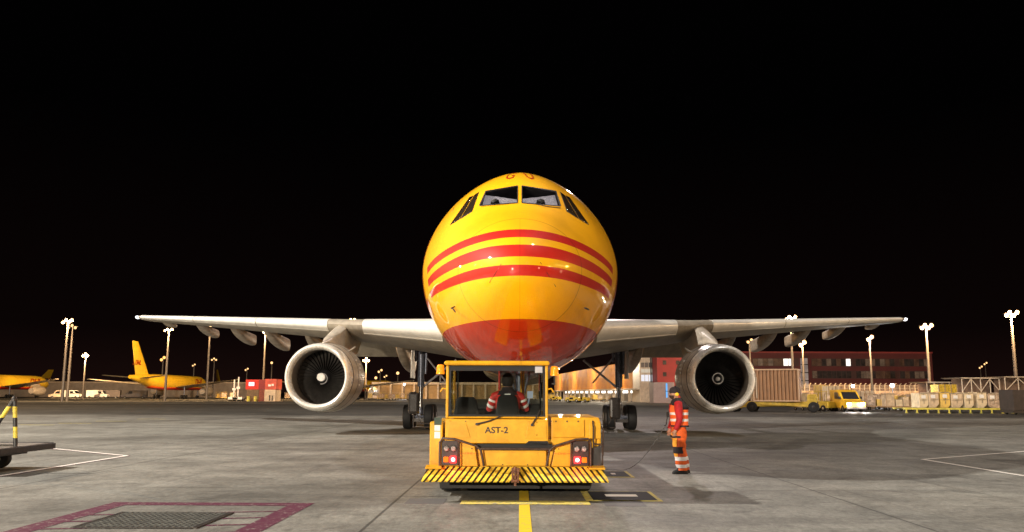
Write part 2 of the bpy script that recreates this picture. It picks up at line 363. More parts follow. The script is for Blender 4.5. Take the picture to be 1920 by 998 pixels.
# maroon hatched box
XL, XR, YB, YT = -6.25, -3.15, 8.2, G(400, 943).y
rect('maroon_box', XL, XR, YT - .33, YT, PM, .004); rect('maroon_box', XL, XL + .33, YB, YT - .33, PM, .004); rect('maroon_box', XR - .33, XR, YB, YT - .33, PM, .004)
for k in range(6):
    ya = 9.0 + k * .62
    strip('maroon_box', (XL + .33, ya), (XR - .33, ya + .45) if ya + .45 < YT - .33 else (XR - .9, YT - .35), .085, PM, .004)
gx0, gx1, gy0, gy1 = -5.55, -4.05, G(300, 992).y, G(300, 962).y
gt = thing('drain_grate', 'square black steel drain grate inside the maroon painted box', 'grate', ((gx0 + gx1) / 2, (gy0 + gy1) / 2, 0))
hw, hl = (gx1 - gx0) / 2, (gy1 - gy0) / 2
MB().box(-hw, hw, -hl, hl, .002, .010).build('pit', BLACK, gt)
f = MB()
for k in range(19):
    x = -hw + .05 + k * (2 * hw - .1) / 18; f.box(x - .014, x + .014, -hl + .04, hl - .04, .008, .014)
for k in range(12):
    y = -hl + .05 + k * (2 * hl - .1) / 11; f.box(-hw + .04, hw - .04, y - .012, y + .012, .009, .013)
f.build('bars', mat('grate_steel', (.10, .105, .095), .5, metal=.4, var=.3, vs=6), gt)
f = MB().box(-hw - .04, -hw + .04, -hl, hl, .0, .015).box(hw - .04, hw + .04, -hl, hl, .0, .015).box(-hw + .04, hw - .04, hl - .04, hl, 0, .015).box(-hw + .04, hw - .04, -hl, -hl + .04, 0, .015)
f.build('frame', DARK, gt)

# ================================================================== AIRCRAFT
NY = 17.5
AC = thing('cargo_aircraft', 'large yellow and red twin engined freighter facing the camera nose on', 'aircraft', (0, NY, 0))
ST = np.array([ # s, top, bottom, half width, z of max width, power of the upper half
 (0.000, 4.270, 4.230, .02, 4.25, 2.0), (.03, 4.45, 4.07, .20, 4.26, 2), (.1, 4.62, 3.92, .37, 4.27, 2), (.3, 4.88, 3.68, .66, 4.29, 2), (.6, 5.12, 3.42, .93, 4.32, 2), (1.0, 5.38, 3.18, 1.20, 4.37, 2),
 (1.5, 5.67, 2.95, 1.47, 4.44, 1.98), (2.0, 5.96, 2.78, 1.70, 4.52, 1.92), (2.6, 6.45, 2.62, 1.94, 4.60, 1.86), (3.2, 6.95, 2.50, 2.15, 4.70, 1.80), (4.0, 7.33, 2.39, 2.37, 4.82, 1.76),
 (5.0, 7.57, 2.29, 2.58, 4.92, 1.78), (6.0, 7.71, 2.23, 2.70, 4.97, 1.85), (7.5, 7.80, 2.19, 2.80, 5.0, 1.95), (9, 7.82, 2.18, 2.82, 5.0, 2), (12, 7.82, 2.18, 2.82, 5, 2), (33, 7.82, 2.18, 2.82, 5, 2),
 (38, 7.80, 2.75, 2.70, 5.2, 2), (43, 7.72, 3.9, 2.25, 5.75, 2), (48, 7.55, 5.2, 1.45, 6.35, 2), (51.5, 7.35, 6.15, .75, 6.75, 2), (53, 7.1, 6.6, .3, 6.85, 2)])
def pchip(xs, ys, x):
    h = np.diff(xs); d = np.diff(ys) / h; m = np.zeros(len(xs))
    for i in range(1, len(xs) - 1):
        if d[i - 1] * d[i] > 0:
            w1 = 2 * h[i] + h[i - 1]; w2 = h[i] + 2 * h[i - 1]; m[i] = (w1 + w2) / (w1 / d[i - 1] + w2 / d[i])
    m[0] = d[0]; m[-1] = d[-1]
    k = np.clip(np.searchsorted(xs, x) - 1, 0, len(xs) - 2); t = (x - xs[k]) / h[k]
    return (2 * t**3 - 3 * t**2 + 1) * ys[k] + (t**3 - 2 * t**2 + t) * h[k] * m[k] + (-2 * t**3 + 3 * t**2) * ys[k + 1] + (t**3 - t**2) * h[k] * m[k + 1]
def fring(s, n=96):
    q = [float(pchip(ST[:, 0], ST[:, i], s)) for i in range(1, 6)]; top, bot, hw_, zc, pw = q; out = []
    for k in range(n):
        a = 2 * math.pi * k / n; c, q_ = math.cos(a), math.sin(a)
        if q_ >= 0: out.append(Vector((hw_ * math.copysign(abs(c) ** (2 / pw), c), s, zc + (top - zc) * abs(q_) ** (2 / pw))))
        else: out.append(Vector((hw_ * c, s, zc + (zc - bot) * q_)))
    return out
SS = [0, .01, .03, .06, .1, .15, .2, .3, .4, .5, .6, .75] + [.9 + .15 * i for i in range(44)] + [7.8, 8.4, 9, 12, 18, 25, 33, 34.5, 36, 38, 40, 42, 44, 46, 48, 50, 51.5, 52.4, 53]

def fuselage_mat():
    m = bpy.data.materials.new('fuselage_livery'); m.use_nodes = True; n = m.node_tree; L = n.links.new; b = n.nodes['Principled BSDF']
    t = n.nodes.new('ShaderNodeTexCoord'); s = n.nodes.new('ShaderNodeSeparateXYZ'); L(t.outputs['Object'], s.inputs[0])
    def M(op, a, b_):
        x = n.nodes.new('ShaderNodeMath'); x.operation = op
        for i, q in enumerate((a, b_)):
            if isinstance(q, (int, float)): x.inputs[i].default_value = q
            else: L(q, x.inputs[i])
        return x.outputs[0]
    X, Y, Z = s.outputs
    def band(v, lo, hi): return M('MULTIPLY', M('GREATER_THAN', v, lo), M('LESS_THAN', v, hi))
    t_ = M('MINIMUM', M('MAXIMUM', M('DIVIDE', M('SUBTRACT', Y, .5), 3.4), 0.0), 1.2)
    def sband(lo, hi, k1, k2): return M('MULTIPLY', M('GREATER_THAN', M('ADD', Z, M('MULTIPLY', t_, k1)), lo), M('LESS_THAN', M('ADD', Z, M('MULTIPLY', t_, k2)), hi))
    st = M('MAXIMUM', sband(4.98, 5.24, .31, .39), M('MAXIMUM', sband(4.505, 4.785, .16, .26), sband(4.095, 4.325, .04, .11)))
    red = M('MULTIPLY', st, M('LESS_THAN', Y, 3.95))
    belly = M('LESS_THAN', Z, 3.27)
    mix = n.nodes.new('ShaderNodeMix'); mix.data_type = 'RGBA'; mix.inputs[6].default_value = (.93, .45, .002, 1); mix.inputs[7].default_value = (.52, .016, .008, 1); L(red, mix.inputs[0])
    mx2 = n.nodes.new('ShaderNodeMix'); mx2.data_type = 'RGBA'; mx2.inputs[7].default_value = (.50, .030, .003, 1); L(mix.outputs[2], mx2.inputs[6]); L(belly, mx2.inputs[0])
    # seams
    def line(v, c, wd): return M('LESS_THAN', M('ABSOLUTE', M('SUBTRACT', v, c), 0), wd)
    seam = M('MAXIMUM', line(Y, 1.32, .010), M('MAXIMUM', line(Y, 4.25, .007), line(Y, 7.6, .008)))
    seam = M('MAXIMUM', seam, M('MULTIPLY', line(Z, 5.9, .004), M('GREATER_THAN', Y, 3.9)))
    seam = M('MAXIMUM', seam, M('MULTIPLY', line(X, 0.0, .003), M('LESS_THAN', Y, 1.32)))
    ns = n.nodes.new('ShaderNodeTexNoise'); ns.inputs['Scale'].default_value = 1.6; ns.inputs['Detail'].default_value = 8; ns.inputs['Roughness'].default_value = .65; L(t.outputs['Object'], ns.inputs[0])
    rp = n.nodes.new('ShaderNodeMapRange'); rp.inputs[1].default_value = .3; rp.inputs[2].default_value = .6; rp.inputs[3].default_value = .90; rp.inputs[4].default_value = 1.0; L(ns.outputs[0], rp.inputs[0])
    dk = M('MULTIPLY', rp.outputs[0], M('SUBTRACT', 1, M('MULTIPLY', seam, .5)))
    cc = n.nodes.new('ShaderNodeCombineColor'); [L(dk, cc.inputs[i]) for i in range(3)]
    mm = n.nodes.new('ShaderNodeMix'); mm.data_type = 'RGBA'; mm.blend_type = 'MULTIPLY'; mm.inputs[0].default_value = 1; L(mx2.outputs[2], mm.inputs[6]); L(cc.outputs[0], mm.inputs[7])
    L(mm.outputs[2], b.inputs['Base Color'])
    b.inputs['Roughness'].default_value = .55; b.inputs['Specular IOR Level'].default_value = .2; b.inputs['Coat Weight'].default_value = .8; b.inputs['Coat Roughness'].default_value = .02; b.inputs['Coat IOR'].default_value = 1.45
    bp = n.nodes.new('ShaderNodeBump'); bp.inputs['Strength'].default_value = .05; bp.inputs['Distance'].default_value = .02
    n2 = n.nodes.new('ShaderNodeTexNoise'); n2.inputs['Scale'].default_value = 2.2; n2.inputs['Detail'].default_value = 2; L(t.outputs['Object'], n2.inputs[0])
    L(n2.outputs[0], bp.inputs['Height']); L(bp.outputs[0], b.inputs['Coat Normal']); L(bp.outputs[0], b.inputs['Normal'])
    return m
FM = fuselage_mat()
fm = MB(); fm.loft([fring(s) for s in SS]); fus = fm.build('fuselage', FM, AC, smooth=True)
fus.data.polygons.foreach_set('use_smooth', [True] * len(fus.data.polygons))
bm = bmesh.new(); bm.from_mesh(fus.data); BV = BVHTree.FromBMesh(bm); bm.free()
def hit(px, py, off=.006):
    o = CO - Vector((0, NY, 0)); p, nrm, _, _ = BV.ray_cast(o, ray(px, py))
    if p is None:
        p, nrm, _, _ = BV.find_nearest(o + ray(px, py) * 21)
    return p, nrm
def quad_rays(c, nu=10, nv=8):
    out = []
    for j in range(nv + 1):
        for i in range(nu + 1):
            u, v = i / nu, j / nv
            x = (c[0][0] * (1 - u) + c[1][0] * u) * (1 - v) + (c[3][0] * (1 - u) + c[2][0] * u) * v
            y = (c[0][1] * (1 - u) + c[1][1] * u) * (1 - v) + (c[3][1] * (1 - u) + c[2][1] * u) * v
            out.append(hit(x, y))
    fs = [(j * (nu + 1) + i, j * (nu + 1) + i + 1, (j + 1) * (nu + 1) + i + 1, (j + 1) * (nu + 1) + i) for j in range(nv) for i in range(nu)]
    return out, fs, nu, nv
def patch(name, c, m, off, parent, th=.004):
    hs, fs, nu, nv = quad_rays(c); me = MB().add([p + n_ * off for p, n_ in hs], fs); o = me.build(name, m, parent, smooth=True)
    sd = o.modifiers.new('thick', 'SOLIDIFY'); sd.thickness = th; sd.offset = 1 ; return o
def inset(c, k):
    cx = sum(p[0] for p in c) / 4; cy = sum(p[1] for p in c) / 4; out = []
    for p in c:
        d = math.hypot(p[0] - cx, p[1] - cy); out.append((p[0] + (cx - p[0]) / d * k, p[1] + (cy - p[1]) / d * k))
    return out
WIN = [[(911, 359), (970.5, 349), (970.5, 381), (899, 386)], [(978.5, 349), (1042, 359), (1051, 387), (978.5, 381)]]
SEALM = mat('window_seal', (.02, .018, .016), .5, var=0)
INTM = mat('cockpit_lining', (.16, .15, .15), .7, var=.2, vs=6)
for wc in WIN:      # real openings cut in the nose
    hs, fs, nu, nv = quad_rays(wc, 6, 4); n1 = len(hs)
    vs = [p + Vector((0, -.25, .05)) for p, _ in hs] + [p + Vector((0, 1.1, -.12)) for p, _ in hs]
    rim = [(i, i + 1) for i in range(nu)] + [((nu + 1) * j + nu, (nu + 1) * (j + 1) + nu) for j in range(nv)] + [((nu + 1) * nv + i + 1, (nu + 1) * nv + i) for i in range(nu)[::-1]] + [((nu + 1) * (j + 1), (nu + 1) * j) for j in range(nv)[::-1]]
    cb_ = MB().add(vs, fs + [tuple(n1 + i for i in f_[::-1]) for f_ in fs] + [(a_, b2, n1 + b2, n1 + a_) for a_, b2 in rim]).build('cutter', INTM)
    cb_.location = (0, NY, 0)
    md = fus.modifiers.new('cut', 'BOOLEAN'); md.object = cb_; md.operation = 'DIFFERENCE'; md.solver = 'EXACT'
    try: md.material_mode = 'TRANSFER'
    except Exception: pass
bpy.context.view_layer.update()
me2 = bpy.data.meshes.new_from_object(fus.evaluated_get(bpy.context.evaluated_depsgraph_get()))
fus.modifiers.clear(); fus.data = me2; me2.name = 'fuselage'
for o in [o for o in bpy.data.objects if o.name.startswith('cutter')]: bpy.data.objects.remove(o)
SHADE = mat('sun_shade_foil', (.62, .56, .54), .35, metal=.3, var=.42, vs=26, bump=.9, emit=(.9, .82, .85), es=.38)  # foil glows faintly to look lit behind the glass
for k, wc in enumerate(WIN):
    c = wc
    # seal frame: four thin strips round the opening
    def seg(a_, b2, wd):
        ax, ay = a_; bx, by = b2; L_ = math.hypot(bx - ax, by - ay); nx, ny = -(by - ay) / L_ * wd, (bx - ax) / L_ * wd
        return [(ax + nx, ay + ny), (bx + nx, by + ny), (bx - nx, by - ny), (ax - nx, ay - ny)]
    fr = MB()
    for a_, b2 in ((c[0], c[1]), (c[1], c[2]), (c[2], c[3]), (c[3], c[0])):
        pts = []
        s4 = seg(a_, b2, .75)
        for j in range(2):
            for i in range(9):
                u = i / 8
                A, B = (s4[0], s4[1]) if j == 0 else (s4[3], s4[2])
                p, n_ = hit(A[0] + (B[0] - A[0]) * u, A[1] + (B[1] - A[1]) * u); pts.append(p + n_ * .010)
        fr.add(pts, [(i, i + 1, 9 + i + 1, 9 + i) for i in range(8)])
    wf = fr.build('windscreen', SEALM, fus, smooth=True)
    hs, fs, nu, nv = quad_rays(inset(c, .3)); MB().add([p - n_ * .012 for p, n_ in hs], fs).build('pane', glass('cockpit_glass', (.7, .7, .72), .75), wf, smooth=True)
    # foil shade and seat behind the glass
    ins = [(c[0][0] * .62 + c[3][0] * .38 + 3, c[0][1] * .55 + c[3][1] * .45), (c[1][0], c[1][1] * .62 + c[2][1] * .38 + (4 if k == 0 else 0)), (c[2][0], c[2][1] - 1), (c[3][0], c[3][1] - 1)]
    if k == 0: ins = [(909, 362), (969, 370), (970, 380), (903, 384)]
    else: ins = [(980, 369), (1041, 362), (1048, 386), (980, 380)]
    hs, fs, nu, nv = quad_rays(ins, 14, 8); random.seed(3 + k)
    MB().add([p + Vector((0, .22 + random.uniform(0, .035), .0)) for p, _ in hs], fs).build('sun_shade', SHADE, wf)
    bx = (928 if k == 0 else 1014); p0, _ = hit(bx, 378)
    MB().lathe([(0, 0), (.0, .10), (.08, .11), (.16, .09), (.20, .0)], p0 + Vector((0, .12, -.10)), 'Z', 16).build('headrest', BLACK, wf, smooth=True)
DGL = mat('dark_window_glass', (.030, .020, .012), .06, var=0, coat=1)
for c in ([(890, 366), (898.5, 360), (885.5, 397), (863.5, 411)], [(880.5, 370.5), (888, 367), (861.5, 412), (844, 422.5)],
          [(1049.5, 360), (1058, 366), (1084.5, 411), (1062.5, 397)], [(1060, 367), (1067.5, 370.5), (1104, 422.5), (1086.5, 412)]):
    o = patch('side_window', inset(c, -1.3) if False else c, SEALM, .004, fus, .006)
    patch('pane', inset(c, 1.0), DGL, .012, o, .002)
# wipers, probes
def on(px, py, off): p, n_ = hit(px, py); return p + n_ * off
for pts in ([(951, 384), (925, 386), (901, 388)], [(1003, 384), (1022, 389), (1050, 392)]):
    MB().tube([on(*p, .03) for p in pts], .010, 6).build('wiper', DARK, fus)
for a_, b2, c2 in (((853, 575), (858, 574), (862, 581)), ((1097, 577), (1092, 575), (1088, 573))):
    MB().tube([on(*a_, .0), on(*a_, .10), on(*b2, .13), on(*c2, .12)], .016, 8).build('pitot_probe', DARK, fus, smooth=True)
for a_, b2 in (((847, 398), (852, 390)), ((1097, 392), (1101, 400)), ((940, 495), (918, 530)), ((1013, 492), (1042, 538))):
    MB().tube([on(*a_, .004), on((a_[0] + b2[0]) / 2, (a_[1] + b2[1]) / 2, .006), on(*b2, .004)], .006, 5).build('lightning_strip', STEEL if a_[1] < 450 else DARK, fus)
REDL = mat('letter_red', (.50, .06, .01), .3, var=0, coat=.6)
def down(p):
    q, n_, _, _ = BV.ray_cast(Vector((p.x, p.y, 12)), Vector((0, 0, -1))); return (q + n_ * .008) if q else Vector(p)
text_part('registration_letter', 'G', .95, REDL, fus, (-.235, 3.62, 0), (.37, .0, 0), (.16, 1.0, 0), surf=down, bold=.004, cut=.08)
text_part('registration_letter', 'U', .95, REDL, fus, (.225, 3.62, 0), (.37, .0, 0), (-.16, 1.0, 0), surf=down, bold=.004, cut=.08)
def side(sg):
    def f(p):
        q, n_, _, _ = BV.ray_cast(Vector((sg * 6, p.y, p.z)), Vector((-sg, 0, 0))); return (q + n_ * .010) if q else Vector(p)
    return f
for sg in (-1, 1):
    text_part('side_lettering', 'DHL', 2.9, REDL, fus, (0, 7.6, 4.65), (0, -sg * -1 if sg > 0 else -1, 0) if False else (0, (1 if sg > 0 else -1), 0), (0, 0, 1), shear=.35, bold=.09, surf=side(sg), cut=.12)
# belly fairing
rings = []
for s, hw_, bot, top in ((14.5, .4, 2.3, 2.6), (16, 1.0, 2.2, 3.0), (18, 1.5, 2.16, 3.6), (21, 1.7, 2.12, 4.0), (28, 1.7, 2.12, 4.0), (31, 1.4, 2.15, 3.4), (34, .8, 2.25, 2.7)):
    zc = (bot + top) / 2; rings.append([Vector((hw_ * math.copysign(abs(math.cos(a)) ** .75, math.cos(a)), s, zc + (top - bot) / 2 * math.copysign(abs(math.sin(a)) ** .75, math.sin(a)))) for a in [2 * math.pi * k / 40 for k in range(40)]])
MB().loft(rings).build('belly_fairing', mat('belly_fairing_paint', (.45, .30, .18), .35, var=.15, vs=1.5), AC, smooth=True)

# wings
def wing_st(x):
    le = 17.2 + (x - 2.8) * .745
    ch = np.interp(x, [2.0, 8.0, 22.4], [10.9, 6.9, 2.7]); z = 4.30 + (x - 2.8) * (6.02 - 4.30) / 19.6
    th = np.interp(x, [2, 8, 22.4], [.135, .120, .105]); inc = R(np.interp(x, [2, 22.4], [4.2, .5]))
    return le, ch, z, th, inc
def airfoil(n=14):
    xs = [(1 - math.cos(math.pi * i / n)) / 2 for i in range(n + 1)]
    t = lambda x: 5 * (.2969 * math.sqrt(x) - .126 * x - .3516 * x**2 + .2843 * x**3 - .1015 * x**4)
    up = [(x, t(x)) for x in xs[::-1]]; lo = [(x, -t(x)) for x in xs[1:-1]]
    return up + lo
AF = airfoil()
def wpt(sg, x, u, v, grow=0):
    le, ch, z, th, inc = wing_st(x); a = u * ch; h = v * th * ch
    return Vector((sg * x, le + a * math.cos(inc) + h * math.sin(inc), z - a * math.sin(inc) + h * math.cos(inc)))
xs_w = [1.5, 2.8, 4, 6, 8, 10, 12.5, 15, 17.5, 20, 21.6, 22.1, 22.42]
for sg in (-1, 1):
    W = MB(); rr = []
    for x in xs_w:
        k = 1 if x < 22 else (.8 if x < 22.3 else .25)
        rr.append([wpt(sg, x, u if x < 22.3 else .25 + u * .7, v * k) for u, v in AF])
    wing = W.loft(rr).build('wing', WINGM, AC, smooth=True)
    # slats: skin over the nose of the section, in segments with gaps
    for xa, xb in ((3.2, 7.0), (8.9, 13.2), (13.25, 17.6), (17.65, 21.9)):
        S = MB(); rr = []
        for i in range(7):
            x = xa + (xb - xa) * i / 6; cur = []
            us = [.13, .08, .045, .02, .006, 0]
            tt = lambda u: 5 * (.2969 * math.sqrt(u) - .126 * u - .3516 * u**2)
            for u in us: cur.append(wpt(sg, x, u - .003, tt(u) + .012))
            for u in us[::-1][1:-1]: cur.append(wpt(sg, x, u - .003, -tt(u) - .012))
            cur.append(wpt(sg, x, .06, -.35)); cur.append(wpt(sg, x, .08, .0)); rr.append(cur)
        S.loft(rr).build('slat', WINGL, wing, smooth=True)
    # flap track fairings
    for x, ln_, dp in ((20.7, 1.5, .26), (18.2, 3.2, .48), (15.75, 4.1, .62), (13.5, 4.6, .70), (10.9, 5.6, .9), (5.75, 5.6, .95)):
        le, ch, z, th, inc = wing_st(x); y0 = le + ch * .40; zb = z - ch * .46 * math.sin(inc) - th * ch * .36
        rings = []
        for i in range(13):
            u = i / 12; hh = dp * (math.sin(min(u / .85, 1) * math.pi / 2) ** .9); wd = .26 * (math.sin(min(u / .5, 1) * math.pi / 2) ** .6) * (1 if u < .8 else 1 - (u - .8) * .6)
            y = y0 + u * ln_; zt = zb + .12 - u * .14 * ln_ * .45
            ce_ = lambda q: math.copysign(abs(q) ** .5, q)
            rings.append([Vector((sg * x + max(wd, .02) * ce_(math.cos(a)), y, zt - hh * .5 + max(hh, .03) * .5 * ce_(math.sin(a)))) for a in [2 * math.pi * k / 16 for k in range(16)]])
        MB().loft(rings).build('flap_fairing', mat('fairing_paint', (.36, .29, .22), .35, metal=.2, var=.2, vs=2.5, streak=(1, 1, 3)), wing, smooth=True)
    # drooped aileron behind the engine
    for xa, xb, ang, cl in ((6.6, 9.2, 26, 1.7), ):
        le, ch, z, th, inc = wing_st((xa + xb) / 2); y0 = le + ch * .93; zb = z - ch * .93 * math.sin(inc)
        rt = Matrix.Rotation(R(-ang), 3, 'X'); pf = [(0, .09), (.5, .12), (cl, .02), (cl, -.02), (.5, -.08), (0, -.09)]
        rr = []
        for x in (xa, xb): rr.append([Vector((sg * x, y0, zb)) + rt @ Vector((0, a_, b2)) for a_, b2 in pf])
        MB().loft(rr).build('aileron', WINGM, wing)
    # wing tip light
    MB().lathe([(-.10, 0), (-.06, .07), (.1, .09), (.3, .06), (.34, 0)], wpt(sg, 22.40, .12, 0), 'Y', 12).build('tip_light', glow('tip_light_glow', (.95, .97, 1), 4), wing, smooth=True)

# engines
BLADE = mat('fan_blade', (.075, .070, .066), .30, metal=.5, var=.2, vs=6)
DUCT = mat('inlet_duct', (.17, .15, .13), .45, metal=.4, var=.15, vs=4)
for sg in (-1, 1):
    ex, ey, ez = sg * 8.20, 17.1, 2.32
    E = bpy.data.objects.new('engine', None); col.objects.link(E); E.parent = AC; E.location = (ex, ey, ez); E.rotation_euler = (0, 0, R(1.0) * sg)
    lip = [(.55, 1.385), (.30, 1.36), (.12, 1.315), (.03, 1.265), (0, 1.225), (.02, 1.185), (.09, 1.145), (.22, 1.115), (.40, 1.10)]
    MB().lathe(lip, n=64, open_=True).build('inlet_lip', POL, E, smooth=True)
    o = MB().lathe([(.55, 1.387), (.9, 1.42), (1.5, 1.45), (2.3, 1.45), (3.1, 1.37), (3.9, 1.2), (4.4, 1.05), (4.42, .98), (3.5, .98)], n=64, open_=True); cowl = o.build('cowl', NACM, E, smooth=True)
    MB().lathe([(.545, 1.380), (.56, 1.3925), (.62, 1.398), (.64, 1.385)], n=64, open_=True).build('lip_joint', DARK, cowl, smooth=True)
    # cowl seams, latches and stencils
    for yy in (1.35, 2.9): MB().lathe([(yy, 1.39 if yy > 2 else 1.443), (yy + .015, 1.402 if yy > 2 else 1.452), (yy + .03, 1.39 if yy > 2 else 1.443)], n=64, open_=True).build('cowl_seam', DARK, cowl, smooth=True)
    l2 = MB()
    for q in range(7):
        a = R(8 + q * 7); r_ = 1.455; px_, pz_ = -sg * r_ * math.cos(a - R(20)), r_ * math.sin(a - R(20)); l2.box(px_ - .03, px_ + .03, 1.5 + (q % 3) * .22, 1.62 + (q % 3) * .22, pz_ - .035, pz_ + .035)
    split(l2.build('placard', WHITE, cowl))
    o = MB().lathe([(.38, 1.10), (.8, 1.10), (1.35, 1.14), (1.6, 1.15)], n=64, open_=True); o.build('inlet_duct', DUCT, E, smooth=True)
    o = MB().lathe([(1.55, 1.16), (1.56, .2)], n=48, open_=True); o.build('fan_shadow_disc', mat('fan_shade_black', (.006, .006, .006), .8, var=0), E)  # black disc painting the shade behind the fan blades
    fb = MB()
    for k in range(38):
        a = 2 * math.pi * k / 38; vs = []
        for i in range(6):
            r_ = .26 + (1.115 - .26) * i / 5; tw = R(18 + 42 * i / 5); hw_ = .115 + .03 * i / 5
            for sgn in (-1, 1):
                ta = a + sgn * hw_ * math.sin(tw) / r_ * .62 + .10 * (i / 5) ** 2; vs.append(Vector((r_ * math.cos(ta), 1.30 + sgn * hw_ * math.cos(tw) * .8, r_ * math.sin(ta))))
        fb.add(vs, [(2 * i, 2 * i + 1, 2 * i + 3, 2 * i + 2) for i in range(5)])
    fan = fb.build('fan', BLADE, E, smooth=True)
    MB().lathe([(.74, 0), (.76, .035), (.86, .12), (1.02, .21), (1.22, .29), (1.4, .32)], n=32).build('spinner', mat('spinner_dark', (.03, .028, .027), .3, var=.1, coat=.4), fan, smooth=True)
    if sg < 0: MB().lathe([(.700, 0), (.705, .10), (.75, .165), (.86, .175), (.95, .16)], n=32).build('spinner_cap', WHITE, fan, smooth=True)
    else:
        sw = MB(); pts = []
        for k in range(25):
            a = 2 * math.pi * k / 24; rr_ = .215; yy = 1.0; pts.append(Vector((rr_ * math.cos(a), yy, rr_ * math.sin(a))))
        sw.tube(pts, .022, 6); sw.lathe([(.70, 0), (.71, .05), (.76, .085), (.84, .09)], o=(-.05, 0, -.02), n=20); sw.build('spinner_spiral', WHITE, fan, smooth=True)
    if sg < 0:
        pts = [Vector(((.16 + .13 * k / 20) * math.cos(R(70 - k * 9)), .86 + .22 * k / 20, (.16 + .13 * k / 20) * math.sin(R(70 - k * 9)))) for k in range(21)]
        MB().tube(pts, .016, 6).build('spinner_spiral', mat('grey_swirl', (.35, .35, .36), .4, var=0), fan, smooth=True)
    MB().lathe([(4.0, .70), (4.9, .62), (5.6, .48), (5.6, .40), (6.3, .05)], n=32).build('core_exhaust', STEEL, E, smooth=True)
    # pylon
    rr = []
    for (y, zb, zt, wd) in ((.9, 1.38, 1.44, .04), (1.8, 1.30, 1.72, .20), (3.2, 1.15, 2.12, .26), (4.4, .85, 2.45, .28), (6.0, .75, 2.25, .26), (8.2, 1.75, 1.95, .08)):
        rr.append([Vector((-wd, y, zb)), Vector((-wd, y, zt - .08)), Vector((-wd * .5, y, zt)), Vector((wd * .5, y, zt)), Vector((wd, y, zt - .08)), Vector((wd, y, zb))])
    MB().loft(rr).build('pylon', NACM, E, smooth=True)
    st_ = MB().prism([(0, 0), (.55, .0), (.75, .30), (.35, .12)], -.02, .02, 'X'); ob = st_.build('strake', NACM, E); ob.location = (-sg * .92, 1.4, 1.08); ob.rotation_euler = (0, R(-sg * 35), 0)

def wheel_part(parent, x, y, z, r, wd, name='wheel', hubm=STEEL, seg=28):
    t = MB().lathe([(-wd / 2, r * .55), (-wd / 2, r * .86), (-wd * .42, r * .96), (-wd * .2, r), (wd * .2, r), (wd * .42, r * .96), (wd / 2, r * .86), (wd / 2, r * .55)], (x, y, z), 'X', seg).build(name, BLACK, parent, smooth=True)
    MB().lathe([(-wd / 2 - .01, 0), (-wd / 2 - .01, r * .30), (-wd * .35, r * .52), (wd * .35, r * .52), (wd / 2 + .01, r * .30), (wd / 2 + .01, 0)], (x, y, z), 'X', 20).build('rim', hubm, t, smooth=True)
    return t
# main gear
for sg in (-1, 1):
    g_ = bpy.data.objects.new('main_gear', None); col.objects.link(g_); g_.parent = AC; g_.location = (sg * 4.8, 24.3, 0)
    MB().tube([(0, 0, 4.3), (0, 0, 2.0)], .17, 16).tube([(-.26, .0, 4.2), (-.26, 0, 3.2)], .06, 10).tube([(.26, .0, 4.2), (.22, 0, 2.6)], .07, 10).build('strut', GEAR, g_, smooth=True)
    MB().tube([(0, 0, 2.05), (0, 0, .95)], .11, 16).build('oleo', CHROME, g_, smooth=True)
    MB().tube([(0, .18, 1.9), (0, .5, 1.5), (0, .18, 1.05)], .05, 8).build('torque_link', GEAR, g_, smooth=True)
    MB().tube([(0, -.75, .58), (0, .75, .58)], .13, 12).tube([(0, 0, 1.0), (0, 0, .6)], .15, 12).build('bogie', GEAR, g_, smooth=True)
    for yy in (-.72, .72):
        MB().tube([(-.5, yy, .58), (.5, yy, .58)], .07, 8).build('axle', GEAR, g_)
        for xx in (-.5, .5): wheel_part(g_, xx, yy, .58, .58, .40, 'wheel', mat('wheel_hub', (.30, .31, .35), .4, metal=.5, var=.2, vs=20))
    MB().tube([(0, 0, 1.9), (-sg * 1.7, .1, 3.3)], .055, 8).tube([(-sg * .1, 0, 3.6), (-sg * 1.25, .05, 2.2)], .04, 8).build('side_stay', mat('stay_grey', (.30, .28, .30), .35, metal=.4, var=.15), g_, smooth=True)
    MB().tube([(0, -.1, 3.6), (-sg * .1, -2.2, 4.0)], .06, 8).build('drag_stay', GEAR, g_)
    h_ = MB()
    for q in range(4): h_.tube([(.12 - .08 * q, -.15, 3.9), (.16 - .1 * q, -.2, 2.4), (.10 - .07 * q, -.16, .9)], .013, 5)
    h_.build('hydraulic_hose', BLACK, g_)
    MB().box(sg * .38, sg * .42, -.7, .8, 2.4, 4.0).build('gear_door', mat('gear_door_paint', (.5, .45, .38), .4, var=.12), g_)
    MB().tube([(-.35, -.9, 1.0), (-.2, -.8, .62)], .03, 6).box(-.30, .30, -.98, -.90, .35, .50).build('brake_rod', DARK, g_)
# nose gear
g_ = bpy.data.objects.new('nose_gear', None); col.objects.link(g_); g_.parent = AC; g_.location = (0, 6.7, 0)
MB().tube([(0, .2, 2.6), (0, 0, 1.3)], .12, 14).build('strut', GEAR, g_, smooth=True)
MB().tube([(0, 0, 1.35), (0, 0, .75)], .075, 12).tube([(-.45, 0, .75), (.45, 0, .75)], .05, 10).build('oleo', CHROME, g_, smooth=True)
for xx in (-.32, .32): wheel_part(g_, xx, 0, .78, .5, .3)
MB().tube([(-.3, -.1, 2.4), (-.08, 0, 1.5)], .035, 8).tube([(.3, -.1, 2.4), (.08, 0, 1.5)], .035, 8).build('drag_stay', GEAR, g_)
for sg in (-1, 1): MB().box(sg * .55, sg * .58, -.6, .9, 1.75, 2.45).build('gear_door', REDP, g_)
